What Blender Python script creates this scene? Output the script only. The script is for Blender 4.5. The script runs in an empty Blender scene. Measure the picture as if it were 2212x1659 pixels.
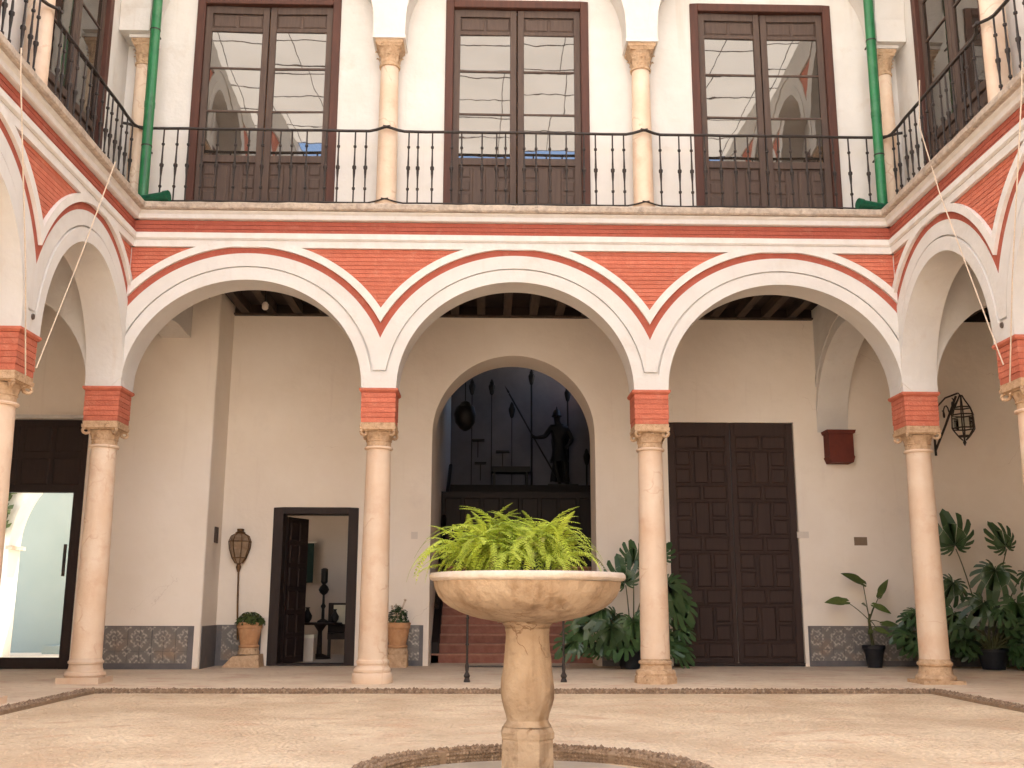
import bpy, bmesh, math, random
import numpy as np
from mathutils import Vector, Matrix
random.seed(7)
PI = math.pi
R = math.radians
sc = bpy.context.scene
C = sc.collection

# ---------------------------------------------------------------- camera, world, sun, exposure
cam = bpy.data.objects.new('camera', bpy.data.cameras.new('camera'))
C.objects.link(cam)
cam.data.sensor_width = 36.0
cam.data.lens = 2245.2 / 2212.0 * 36.0
cam.data.clip_start = 0.1
cam.data.clip_end = 2000
YAW, PITCH, ROLL = 0.0237, 0.2086, 0.0024
fw = Vector((math.sin(YAW) * math.cos(PITCH), math.cos(YAW) * math.cos(PITCH), math.sin(PITCH)))
rt = Vector((math.cos(YAW), -math.sin(YAW), 0))
up = rt.cross(fw)
rt2 = rt * math.cos(ROLL) + up * math.sin(ROLL)
up2 = up * math.cos(ROLL) - rt * math.sin(ROLL)
Mx = Matrix((rt2, up2, -fw)).transposed().to_4x4()
Mx.translation = Vector((-0.3734, -13.8043, 1.0062))
cam.matrix_world = Mx
sc.camera = cam

SUN_EL, SUN_AZ = R(66), R(20)        # azimuth clockwise from +Y
w = bpy.data.worlds.new('World')
sc.world = w
w.use_nodes = True
nt = w.node_tree
nt.nodes.clear()
sky = nt.nodes.new('ShaderNodeTexSky')
sky.sky_type = 'NISHITA'
sky.sun_disc = False
sky.sun_elevation = SUN_EL
sky.sun_rotation = SUN_AZ
bg = nt.nodes.new('ShaderNodeBackground')
bg.inputs['Strength'].default_value = 0.13
wo = nt.nodes.new('ShaderNodeOutputWorld')
nt.links.new(sky.outputs[0], bg.inputs[0])
nt.links.new(bg.outputs[0], wo.inputs[0])
sun = bpy.data.objects.new('sun', bpy.data.lights.new('sun', 'SUN'))
C.objects.link(sun)
sun.data.energy = 5.0
sun.data.angle = R(0.5)
sun.data.color = (1.0, 0.945, 0.865)
sd = Vector((math.sin(SUN_AZ) * math.cos(SUN_EL), math.cos(SUN_AZ) * math.cos(SUN_EL), math.sin(SUN_EL)))
sun.rotation_euler = sd.to_track_quat('Z', 'Y').to_euler()
sc.view_settings.view_transform = 'Standard'
sc.view_settings.look = 'None'
sc.view_settings.gamma = 1
sc.view_settings.use_curve_mapping = False
sc.view_settings.exposure = 2.62
try:
    sc.cycles.max_bounces = 10
    sc.cycles.diffuse_bounces = 7
    sc.cycles.transmission_bounces = 6
    sc.cycles.caustics_reflective = False
    sc.cycles.caustics_refractive = False
except Exception:
    pass

# ---------------------------------------------------------------- materials
def mat(name, c1, c2=None, scale=4.0, rough=0.8, bump=0.0, bscale=30.0, spec=0.3, metal=0.0,
        detail=5.0, lo=0.35, hi=0.65, c3=None, s3=0.7, m3=(0.55, 0.75), stretch=None, bdist=0.02, rvar=0.0, rnd=0.0, drip=None, crack=None):
    m = bpy.data.materials.new(name)
    m.use_nodes = True
    n = m.node_tree.nodes
    l = m.node_tree.links
    b = n['Principled BSDF']
    b.inputs['Roughness'].default_value = rough
    b.inputs['Specular IOR Level'].default_value = spec
    b.inputs['Metallic'].default_value = metal
    geo = n.new('ShaderNodeNewGeometry')
    src = geo.outputs['Position']
    if stretch:
        mp = n.new('ShaderNodeMapping')
        mp.inputs['Scale'].default_value = stretch
        l.new(src, mp.inputs['Vector'])
        src = mp.outputs['Vector']
    col = None
    if c2 is None:
        b.inputs['Base Color'].default_value = (*c1, 1)
    else:
        no = n.new('ShaderNodeTexNoise')
        no.inputs['Scale'].default_value = scale
        no.inputs['Detail'].default_value = detail
        no.inputs['Roughness'].default_value = 0.6
        l.new(src, no.inputs['Vector'])
        mr = n.new('ShaderNodeMapRange')
        mr.inputs['From Min'].default_value = lo
        mr.inputs['From Max'].default_value = hi
        l.new(no.outputs['Fac'], mr.inputs['Value'])
        mx = n.new('ShaderNodeMix')
        mx.data_type = 'RGBA'
        mx.inputs['A'].default_value = (*c1, 1)
        mx.inputs['B'].default_value = (*c2, 1)
        l.new(mr.outputs['Result'], mx.inputs['Factor'])
        col = mx.outputs['Result']
        if c3 is not None:
            n3 = n.new('ShaderNodeTexNoise')
            n3.inputs['Scale'].default_value = s3
            n3.inputs['Detail'].default_value = 7
            n3.inputs['Roughness'].default_value = 0.65
            l.new(src, n3.inputs['Vector'])
            r3 = n.new('ShaderNodeMapRange')
            r3.inputs['From Min'].default_value = m3[0]
            r3.inputs['From Max'].default_value = m3[1]
            l.new(n3.outputs['Fac'], r3.inputs['Value'])
            x3 = n.new('ShaderNodeMix')
            x3.data_type = 'RGBA'
            l.new(col, x3.inputs['A'])
            x3.inputs['B'].default_value = (*c3, 1)
            l.new(r3.outputs['Result'], x3.inputs['Factor'])
            col = x3.outputs['Result']
        if drip:
            mp2 = n.new('ShaderNodeMapping')
            mp2.inputs['Scale'].default_value = (5.0, 5.0, 0.35)
            l.new(geo.outputs['Position'], mp2.inputs['Vector'])
            n5 = n.new('ShaderNodeTexNoise')
            n5.inputs['Scale'].default_value = 1.6
            n5.inputs['Detail'].default_value = 6
            l.new(mp2.outputs[0], n5.inputs['Vector'])
            r5 = n.new('ShaderNodeMapRange')
            r5.inputs['From Min'].default_value = drip[1]
            r5.inputs['From Max'].default_value = drip[2]
            l.new(n5.outputs['Fac'], r5.inputs['Value'])
            x5 = n.new('ShaderNodeMix')
            x5.data_type = 'RGBA'
            l.new(col, x5.inputs['A'])
            x5.inputs['B'].default_value = (*drip[0], 1)
            l.new(r5.outputs['Result'], x5.inputs['Factor'])
            col = x5.outputs['Result']
        if crack:
            nw = n.new('ShaderNodeTexNoise')
            nw.inputs['Scale'].default_value = 3.0
            nw.inputs['Detail'].default_value = 5
            l.new(geo.outputs['Position'], nw.inputs['Vector'])
            vm = n.new('ShaderNodeVectorMath')
            vm.operation = 'MULTIPLY_ADD'
            l.new(nw.outputs['Color'], vm.inputs[0])
            vm.inputs[1].default_value = (.5, .5, .5)
            l.new(geo.outputs['Position'], vm.inputs[2])
            vo = n.new('ShaderNodeTexVoronoi')
            vo.feature = 'DISTANCE_TO_EDGE'
            vo.inputs['Scale'].default_value = crack[1]
            l.new(vm.outputs[0], vo.inputs['Vector'])
            r6 = n.new('ShaderNodeMapRange')
            r6.inputs['From Min'].default_value = crack[2]
            r6.inputs['From Max'].default_value = 0.0
            l.new(vo.outputs['Distance'], r6.inputs['Value'])
            n7 = n.new('ShaderNodeTexNoise')
            n7.inputs['Scale'].default_value = crack[1] * 1.1
            l.new(geo.outputs['Position'], n7.inputs['Vector'])
            r7 = n.new('ShaderNodeMapRange')
            r7.inputs['From Min'].default_value = crack[3]
            r7.inputs['From Max'].default_value = crack[3] + .06
            l.new(n7.outputs['Fac'], r7.inputs['Value'])
            mm = n.new('ShaderNodeMath')
            mm.operation = 'MULTIPLY'
            l.new(r6.outputs['Result'], mm.inputs[0])
            l.new(r7.outputs['Result'], mm.inputs[1])
            x7 = n.new('ShaderNodeMix')
            x7.data_type = 'RGBA'
            l.new(col, x7.inputs['A'])
            x7.inputs['B'].default_value = (*crack[0], 1)
            l.new(mm.outputs[0], x7.inputs['Factor'])
            col = x7.outputs['Result']
        if rnd:
            oi = n.new('ShaderNodeObjectInfo')
            hs = n.new('ShaderNodeHueSaturation')
            r4 = n.new('ShaderNodeMapRange')
            r4.inputs['To Min'].default_value = 1 - rnd
            r4.inputs['To Max'].default_value = 1 + rnd
            l.new(oi.outputs['Random'], r4.inputs['Value'])
            l.new(r4.outputs['Result'], hs.inputs['Value'])
            l.new(col, hs.inputs['Color'])
            col = hs.outputs['Color']
        l.new(col, b.inputs['Base Color'])
    if bump:
        nb = n.new('ShaderNodeTexNoise')
        nb.inputs['Scale'].default_value = bscale
        nb.inputs['Detail'].default_value = 6
        l.new(src, nb.inputs['Vector'])
        bp = n.new('ShaderNodeBump')
        bp.inputs['Strength'].default_value = bump
        bp.inputs['Distance'].default_value = bdist
        l.new(nb.outputs['Fac'], bp.inputs['Height'])
        l.new(bp.outputs['Normal'], b.inputs['Normal'])
    return m

M = {}
M['white'] = mat('white_lime_plaster', (0.70, 0.68, 0.65), (0.65, 0.625, 0.59), scale=1.6, rough=0.9, bump=0.55, bscale=5,
                 c3=(0.58, 0.52, 0.46), s3=1.5, m3=(0.58, 0.82), bdist=0.035, drip=((0.60, 0.54, 0.48), 0.62, 0.92))
M['gwall'] = mat('gallery_wall_plaster', (0.86, 0.79, 0.705), (0.815, 0.735, 0.64), scale=0.9, rough=0.9, bump=0.5, bscale=4, drip=((0.74, 0.65, 0.57), 0.62, 0.95), crack=((0.62, 0.53, 0.45), 0.55, 0.003, 0.60),
                 c3=(0.74, 0.67, 0.60), s3=1.6, m3=(0.60, 0.9), bdist=0.03)
M['fwall'] = mat('light_bounce_plaster', (0.86, 0.82, 0.76), (0.83, 0.79, 0.73), scale=1.3, rough=0.9, bump=0.3, bscale=5)  # front wall made whiter so it bounces more sunlight onto the gallery
M['trim'] = mat('white_painted_trim', (0.76, 0.735, 0.70), (0.69, 0.655, 0.61), scale=6, rough=0.8, bump=0.3, bscale=18,
                c3=(0.6, 0.53, 0.46), s3=5, m3=(0.66, 0.85))
M['red'] = mat('red_painted_brick', (0.575, 0.180, 0.112), (0.51, 0.145, 0.088), scale=7, rough=0.85, bump=0.5, bscale=40,
               c3=(0.62, 0.26, 0.175), s3=6, m3=(0.54, 0.82), rnd=0.10)
M['redband'] = mat('red_painted_band', (0.43, 0.115, 0.075), (0.36, 0.088, 0.056), scale=4, rough=0.85, bump=0.4, bscale=30, c3=(0.52, 0.20, 0.14), s3=4, m3=(0.55, 0.8))
M['mortar'] = mat('red_painted_joint', (0.46, 0.125, 0.082), (0.40, 0.10, 0.066), scale=20, rough=0.9)
M['corbelred'] = mat('dark_red_paint', (0.15, 0.034, 0.022), (0.12, 0.028, 0.02), scale=8, rough=0.8)
M['slab'] = mat('weathered_stone_edge', (0.56, 0.47, 0.38), (0.40, 0.33, 0.27), scale=14, rough=0.95, bump=0.9, bscale=25,
                c3=(0.22, 0.18, 0.15), s3=9, m3=(0.58, 0.75))
M['marble'] = mat('peach_marble', (0.68, 0.50, 0.36), (0.74, 0.60, 0.47), scale=2.2, rough=0.5, bump=0.2, bscale=40, spec=0.4,
                  c3=(0.60, 0.38, 0.255), s3=3.4, m3=(0.54, 0.80), rnd=0.09, crack=((0.62, 0.43, 0.30), 2.0, 0.03, 0.54))
M['capital'] = mat('carved_ochre_stone', (0.64, 0.46, 0.30), (0.50, 0.33, 0.20), scale=16, rough=0.85, bump=0.6, bscale=60,
                   c3=(0.25, 0.15, 0.08), s3=14, m3=(0.56, 0.72))
M['fount'] = mat('old_fountain_stone', (0.42, 0.315, 0.215), (0.33, 0.23, 0.145), scale=4, rough=0.9, bump=0.9, bscale=16,
                 c3=(0.20, 0.13, 0.08), s3=5.5, m3=(0.56, 0.74), bdist=.03, drip=((0.25, 0.16, 0.09), 0.54, 0.70), crack=((0.19, 0.11, 0.06), 3.4, 0.020, 0.57))
M['fountrim'] = mat('pale_fountain_rim', (0.60, 0.52, 0.44), (0.49, 0.40, 0.315), scale=8, rough=0.7, bump=0.4, bscale=40)
M['iron'] = mat('black_wrought_iron', (0.022, 0.018, 0.016), (0.040, 0.027, 0.022), scale=25, rough=0.55, spec=0.4, bump=0.3, bscale=80)
M['brass'] = mat('aged_bronze', (0.16, 0.085, 0.035), (0.09, 0.05, 0.025), scale=30, rough=0.5, metal=0.5)
M['wood'] = mat('dark_brown_wood', (0.105, 0.071, 0.056), (0.080, 0.053, 0.043), scale=6, rough=0.6, bump=0.3, bscale=40, stretch=(4, 4, 0.4))
M['woodred'] = mat('red_brown_door_casing', (0.10, 0.040, 0.028), (0.075, 0.032, 0.024), scale=5, rough=0.6, stretch=(4, 4, 0.4), bump=0.2)
M['dwood'] = mat('very_dark_wood', (0.026, 0.0145, 0.0125), (0.019, 0.011, 0.0095), scale=5, rough=0.55, stretch=(4, 4, 0.4), bump=0.3)
M['bigdoor'] = mat('dark_chestnut_wood', (0.046, 0.025, 0.020), (0.035, 0.019, 0.0155), scale=5, rough=0.6, stretch=(4, 4, 0.4), bump=0.3)
M['beam'] = mat('old_ceiling_timber', (0.070, 0.048, 0.036), (0.045, 0.031, 0.024), scale=4, rough=0.8, stretch=(3, 0.4, 3), bump=0.4)
M['plank'] = mat('dark_ceiling_boards', (0.030, 0.018, 0.015), (0.022, 0.014, 0.012), scale=4, rough=0.85)
M['green'] = mat('green_painted_pipe', (0.018, 0.185, 0.062), (0.014, 0.135, 0.048), scale=5, rough=0.42, spec=0.5, bump=0.25, bscale=14,
                 c3=(0.07, 0.22, 0.10), s3=4, m3=(0.55, 0.78), drip=((0.03, 0.07, 0.035), 0.60, 0.75))
M['dgreen'] = mat('dark_green_glazed_spout', (0.008, 0.10, 0.05), (0.012, 0.06, 0.035), scale=20, rough=0.4)
M['terra'] = mat('terracotta_clay', (0.56, 0.32, 0.165), (0.46, 0.24, 0.12), scale=12, rough=0.85, bump=0.3, bscale=40,
                 c3=(0.62, 0.45, 0.30), s3=6, m3=(0.55, 0.8))
M['step'] = mat('terracotta_step_tile', (0.33, 0.145, 0.10), (0.25, 0.10, 0.07), scale=8, rough=0.8, bump=0.3, rnd=0.15)
M['stepedge'] = mat('pale_worn_step_edge', (0.42, 0.22, 0.155), (0.34, 0.165, 0.115), scale=12, rough=0.8)
def fern_mat():
    m = mat('bright_fern_leaf', (0.60, 0.68, 0.10), (0.40, 0.50, 0.06), scale=5, rough=0.5, spec=0.3, rnd=0.3)
    n = m.node_tree.nodes
    l = m.node_tree.links
    b = n['Principled BSDF']
    out = [q for q in n if q.type == 'OUTPUT_MATERIAL'][0]
    tr = n.new('ShaderNodeBsdfTranslucent')
    l.new(b.inputs['Base Color'].links[0].from_socket, tr.inputs[0])
    mx = n.new('ShaderNodeMixShader')
    mx.inputs[0].default_value = 0.4
    l.new(b.outputs[0], mx.inputs[1])
    l.new(tr.outputs[0], mx.inputs[2])
    l.new(mx.outputs[0], out.inputs[0])
    return m
M['fern'] = fern_mat()
M['fernold'] = mat('fading_fern_leaf', (0.30, 0.27, 0.06), (0.16, 0.20, 0.04), scale=6, rough=0.7, rnd=0.3)
M['leaf'] = mat('dark_glossy_leaf', (0.030, 0.074, 0.022), (0.048, 0.100, 0.034), scale=5, rough=0.38, spec=0.5, rnd=0.3)
M['leafmid'] = mat('mid_green_leaf', (0.06, 0.095, 0.022), (0.10, 0.13, 0.035), scale=8, rough=0.5, rnd=0.25)
M['stem'] = mat('plant_stem', (0.10, 0.11, 0.04), (0.07, 0.07, 0.03), scale=10, rough=0.7)
M['bpot'] = mat('black_plastic_pot', (0.018, 0.020, 0.026), (0.012, 0.013, 0.016), scale=10, rough=0.5)
M['soil'] = mat('potting_soil', (0.03, 0.018, 0.012), (0.05, 0.03, 0.02), scale=40, rough=1)
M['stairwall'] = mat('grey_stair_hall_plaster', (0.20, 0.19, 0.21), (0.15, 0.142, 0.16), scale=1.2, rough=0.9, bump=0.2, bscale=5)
M['roomwall'] = mat('tan_room_plaster', (0.66, 0.58, 0.50), (0.62, 0.54, 0.46), scale=1.2, rough=0.9)
M['bronze'] = mat('dark_bronze', (0.022, 0.019, 0.018), (0.016, 0.014, 0.014), scale=9, rough=0.5, metal=0.2)
M['plate'] = mat('ivory_plastic', (0.68, 0.62, 0.55), rough=0.5)
M['brownplate'] = mat('brown_plate', (0.22, 0.16, 0.11), rough=0.6)
M['rope'] = mat('pale_cotton_rope', (0.66, 0.54, 0.42), (0.55, 0.44, 0.33), scale=60, rough=0.95)
M['platwood'] = mat('blackish_brown_panelling', (0.016, 0.008, 0.007), (0.011, 0.006, 0.005), scale=5, rough=0.6, stretch=(4, 4, .4))
M['bannergreen'] = mat('very_dark_green_cloth', (0.012, 0.028, 0.022), (0.02, 0.04, 0.03), scale=10, rough=0.9)
M['cloth'] = mat('cream_cloth', (0.78, 0.74, 0.60), (0.70, 0.66, 0.53), scale=8, rough=0.95)
M['patiowall'] = mat('pale_blue_green_plaster', (0.29, 0.325, 0.305), (0.26, 0.30, 0.28), scale=1.1, rough=0.9)
M['metalgrey'] = mat('rusty_iron_plate', (0.12, 0.09, 0.075), (0.08, 0.055, 0.045), scale=12, rough=0.7)

def glass_mat(name, tint, refl, rough=0.015):
    m = bpy.data.materials.new(name)
    m.use_nodes = True
    n = m.node_tree.nodes
    l = m.node_tree.links
    n.clear()
    out = n.new('ShaderNodeOutputMaterial')
    mx = n.new('ShaderNodeMixShader')
    df = n.new('ShaderNodeBsdfDiffuse')
    df.inputs[0].default_value = (*tint, 1)
    gl = n.new('ShaderNodeBsdfAnisotropic') if False else n.new('ShaderNodeBsdfGlossy')
    gl.inputs['Roughness'].default_value = rough
    gl.inputs['Color'].default_value = (0.95, 0.93, 0.9, 1)
    no = n.new('ShaderNodeTexNoise')
    no.inputs['Scale'].default_value = 2.2
    geo = n.new('ShaderNodeNewGeometry')
    l.new(geo.outputs['Position'], no.inputs['Vector'])
    bp = n.new('ShaderNodeBump')
    bp.inputs['Strength'].default_value = 0.06
    bp.inputs['Distance'].default_value = 0.02
    l.new(no.outputs['Fac'], bp.inputs['Height'])
    l.new(bp.outputs['Normal'], gl.inputs['Normal'])
    mx.inputs[0].default_value = refl
    l.new(df.outputs[0], mx.inputs[1])
    l.new(gl.outputs[0], mx.inputs[2])
    l.new(mx.outputs[0], out.inputs[0])
    return m
M['pane'] = glass_mat('old_reflective_window_glass', (0.035, 0.027, 0.022), 0.21)

def clear_glass(name):
    m = bpy.data.materials.new(name)
    m.use_nodes = True
    n = m.node_tree.nodes
    l = m.node_tree.links
    n.clear()
    out = n.new('ShaderNodeOutputMaterial')
    mx = n.new('ShaderNodeMixShader')
    tr = n.new('ShaderNodeBsdfTransparent')
    tr.inputs[0].default_value = (0.92, 0.96, 0.95, 1)
    gl = n.new('ShaderNodeBsdfGlossy')
    gl.inputs['Roughness'].default_value = 0.02
    fr = n.new('ShaderNodeFresnel')
    fr.inputs['IOR'].default_value = 1.45
    l.new(fr.outputs[0], mx.inputs[0])
    l.new(tr.outputs[0], mx.inputs[1])
    l.new(gl.outputs[0], mx.inputs[2])
    l.new(mx.outputs[0], out.inputs[0])
    return m
M['clear'] = clear_glass('clear_glass')

def canvas_mat():
    m = bpy.data.materials.new('translucent_awning_canvas')
    m.use_nodes = True
    n = m.node_tree.nodes
    l = m.node_tree.links
    n.clear()
    out = n.new('ShaderNodeOutputMaterial')
    mx = n.new('ShaderNodeMixShader')
    mx.inputs[0].default_value = 0.34
    df = n.new('ShaderNodeBsdfDiffuse')
    tr = n.new('ShaderNodeBsdfTranslucent')
    df.inputs[0].default_value = (0.80, 0.76, 0.69, 1)
    geo = n.new('ShaderNodeNewGeometry')
    no = n.new('ShaderNodeTexNoise')
    no.inputs['Scale'].default_value = 1.1
    no.inputs['Detail'].default_value = 5
    l.new(geo.outputs['Position'], no.inputs['Vector'])
    mc = n.new('ShaderNodeMix')
    mc.data_type = 'RGBA'
    mc.inputs['A'].default_value = (0.62, 0.55, 0.46, 1)
    mc.inputs['B'].default_value = (0.80, 0.73, 0.64, 1)
    l.new(no.outputs['Fac'], mc.inputs['Factor'])
    l.new(mc.outputs['Result'], tr.inputs[0])
    l.new(df.outputs[0], mx.inputs[1])
    l.new(tr.outputs[0], mx.inputs[2])
    l.new(mx.outputs[0], out.inputs[0])
    return m
M['canvas'] = canvas_mat()

def floor_mat(name, ca, cb, cc, dark):
    """pebble and brick paving, worn flat: long patches, small stones in relief"""
    m = bpy.data.materials.new(name)
    m.use_nodes = True
    n = m.node_tree.nodes
    l = m.node_tree.links
    b = n['Principled BSDF']
    b.inputs['Roughness'].default_value = 0.85
    b.inputs['Specular IOR Level'].default_value = 0.25
    geo = n.new('ShaderNodeNewGeometry')
    def noise(s, d, st=None):
        t = n.new('ShaderNodeTexNoise')
        t.inputs['Scale'].default_value = s
        t.inputs['Detail'].default_value = d
        if st:
            mp = n.new('ShaderNodeMapping')
            mp.inputs['Scale'].default_value = st
            l.new(geo.outputs['Position'], mp.inputs['Vector'])
            l.new(mp.outputs[0], t.inputs['Vector'])
        else:
            l.new(geo.outputs['Position'], t.inputs['Vector'])
        return t
    def mix(a, bcol, fac_out, lo, hi):
        mr = n.new('ShaderNodeMapRange')
        mr.inputs['From Min'].default_value = lo
        mr.inputs['From Max'].default_value = hi
        l.new(fac_out, mr.inputs['Value'])
        x = n.new('ShaderNodeMix')
        x.data_type = 'RGBA'
        if isinstance(a, tuple):
            x.inputs['A'].default_value = (*a, 1)
        else:
            l.new(a, x.inputs['A'])
        x.inputs['B'].default_value = (*bcol, 1)
        l.new(mr.outputs['Result'], x.inputs['Factor'])
        return x.outputs['Result']
    c = mix(ca, cb, noise(0.9, 5).outputs['Fac'], 0.38, 0.62)
    c = mix(c, cc, noise(2.2, 6, (1, 1.6, 1)).outputs['Fac'], 0.54, 0.70)
    vo = n.new('ShaderNodeTexVoronoi')
    vo.inputs['Scale'].default_value = 17
    vo.feature = 'F1'
    l.new(geo.outputs['Position'], vo.inputs['Vector'])
    c = mix(c, dark, vo.outputs['Distance'], 0.62, 1.6)
    c = mix(c, dark, noise(4.5, 6, (1, 2.2, 1)).outputs['Fac'], 0.64, 0.80)
    l.new(c, b.inputs['Base Color'])
    ad = n.new('ShaderNodeMath')
    ad.operation = 'MULTIPLY_ADD'
    l.new(vo.outputs['Distance'], ad.inputs[0])
    ad.inputs[1].default_value = -0.8
    l.new(noise(5, 5).outputs['Fac'], ad.inputs[2])
    bp = n.new('ShaderNodeBump')
    bp.inputs['Strength'].default_value = 0.18
    bp.inputs['Distance'].default_value = 0.02
    l.new(ad.outputs[0], bp.inputs['Height'])
    l.new(bp.outputs['Normal'], b.inputs['Normal'])
    return m
M['court'] = floor_mat('pebble_paving', (0.72, 0.585, 0.42), (0.58, 0.44, 0.30), (0.60, 0.425, 0.29), (0.35, 0.25, 0.165))
M['gfloor'] = floor_mat('worn_gallery_paving', (0.76, 0.63, 0.49), (0.66, 0.53, 0.40), (0.63, 0.43, 0.32), (0.42, 0.31, 0.22))
def court_pebble_mat():
    m = floor_mat('worn_tan_pebbles', (0.77, 0.63, 0.465), (0.61, 0.465, 0.325), (0.64, 0.455, 0.32), (0.36, 0.26, 0.175))
    n = m.node_tree.nodes
    l = m.node_tree.links
    b = n['Principled BSDF']
    src = b.inputs['Base Color'].links[0].from_socket
    geo = n.new('ShaderNodeNewGeometry')
    hs = n.new('ShaderNodeHueSaturation')
    mr = n.new('ShaderNodeMapRange')
    mr.inputs['To Min'].default_value = .94
    mr.inputs['To Max'].default_value = 1.04
    l.new(geo.outputs['Random Per Island'], mr.inputs['Value'])
    l.new(mr.outputs['Result'], hs.inputs['Value'])
    l.new(src, hs.inputs['Color'])
    l.new(hs.outputs['Color'], b.inputs['Base Color'])
    return m
M['courtpeb'] = court_pebble_mat()
M['basinfloor'] = mat('pale_fountain_pool_stone', (0.50, 0.45, 0.39), (0.44, 0.39, 0.33), scale=6, rough=0.35, spec=0.5, bump=0.2, bscale=20)
M['peb'] = mat('brown_pebbles', (0.30, 0.205, 0.135), (0.16, 0.105, 0.07), scale=18, rough=0.8, c3=(0.50, 0.38, 0.27), s3=22, m3=(0.5, 0.7))
M['pebgrout'] = mat('pebble_grout', (0.25, 0.175, 0.115), (0.33, 0.235, 0.16), scale=12, rough=1, bump=0.6, bscale=30)

def tile_mat():
    m = bpy.data.materials.new('blue_grey_glazed_tile')
    m.use_nodes = True
    n = m.node_tree.nodes
    l = m.node_tree.links
    b = n['Principled BSDF']
    b.inputs['Roughness'].default_value = 0.35
    geo = n.new('ShaderNodeNewGeometry')
    sp = n.new('ShaderNodeSeparateXYZ')
    l.new(geo.outputs['Position'], sp.inputs[0])
    def math_(op, a, bb=None, c=None):
        t = n.new('ShaderNodeMath')
        t.operation = op
        for i, v in enumerate((a, bb, c)):
            if v is None:
                continue
            if isinstance(v, (int, float)):
                t.inputs[i].default_value = v
            else:
                l.new(v, t.inputs[i])
        return t.outputs[0]
    P = 0.372
    s = math_('ADD', sp.outputs['X'], sp.outputs['Y'])
    u = math_('SUBTRACT', math_('FRACT', math_('DIVIDE', math_('ADD', s, 20.06), P)), 0.5)
    v = math_('SUBTRACT', math_('FRACT', math_('DIVIDE', math_('ADD', sp.outputs['Z'], 9.02), P)), 0.5)
    r = math_('SQRT', math_('ADD', math_('MULTIPLY', u, u), math_('MULTIPLY', v, v)))
    an = math_('ARCTAN2', v, u)
    pet = math_('MULTIPLY', math_('COSINE', math_('MULTIPLY', an, 8.0)), 0.035)
    ring = math_('SUBTRACT', 1.0, math_('MULTIPLY', math_('ABSOLUTE', math_('SUBTRACT', math_('ADD', r, pet), 0.29)), 13.0))
    core = math_('SUBTRACT', 1.0, math_('MULTIPLY', math_('ABSOLUTE', math_('SUBTRACT', r, 0.09)), 22.0))
    u2 = math_('SUBTRACT', math_('ABSOLUTE', u), 0.5)
    v2 = math_('SUBTRACT', math_('ABSOLUTE', v), 0.5)
    r2 = math_('SQRT', math_('ADD', math_('MULTIPLY', u2, u2), math_('MULTIPLY', v2, v2)))
    cor = math_('SUBTRACT', 1.0, math_('MULTIPLY', math_('ABSOLUTE', math_('SUBTRACT', math_('ADD', r2, pet), 0.15)), 18.0))
    mxx = math_('MAXIMUM', math_('MAXIMUM', ring, core), cor)
    no = n.new('ShaderNodeTexNoise')
    no.inputs['Scale'].default_value = 28
    no.inputs['Detail'].default_value = 4
    l.new(geo.outputs['Position'], no.inputs['Vector'])
    f = math_('ADD', math_('MULTIPLY', mxx, 0.62), math_('ADD', math_('MULTIPLY', math_('SUBTRACT', no.outputs['Fac'], 0.5), 2.4), math_('MULTIPLY', math_('MULTIPLY', math_('SINE', math_('MULTIPLY', s, 101.3)), math_('SINE', math_('MULTIPLY', sp.outputs['Z'], 101.3))), 0.30)))
    cl = n.new('ShaderNodeClamp')
    l.new(f, cl.inputs[0])
    x = n.new('ShaderNodeMix')
    x.data_type = 'RGBA'
    x.inputs['A'].default_value = (0.17, 0.158, 0.15, 1)
    x.inputs['B'].default_value = (0.48, 0.445, 0.39, 1)
    l.new(cl.outputs[0], x.inputs['Factor'])
    wn = n.new('ShaderNodeTexNoise')
    wn.inputs['Scale'].default_value = 3.5
    l.new(geo.outputs['Position'], wn.inputs['Vector'])
    wf = math_('MULTIPLY', math_('SUBTRACT', wn.outputs['Fac'], 0.5), math_('SUBTRACT', 1.3, math_('MULTIPLY', sp.outputs['Z'], 2.0)))
    wc = n.new('ShaderNodeClamp')
    l.new(math_('MULTIPLY', wf, 3.0), wc.inputs[0])
    x2 = n.new('ShaderNodeMix')
    x2.data_type = 'RGBA'
    l.new(x.outputs['Result'], x2.inputs['A'])
    x2.inputs['B'].default_value = (0.30, 0.20, 0.13, 1)
    l.new(wc.outputs[0], x2.inputs['Factor'])
    l.new(x2.outputs['Result'], b.inputs['Base Color'])
    return m
M['tile'] = tile_mat()
M['plaintile'] = mat('plain_grey_slate_facing', (0.15, 0.14, 0.145), (0.12, 0.115, 0.12), scale=9, rough=0.45, c3=(0.24, 0.17, 0.12), s3=3, m3=(0.6, 0.8))

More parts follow.
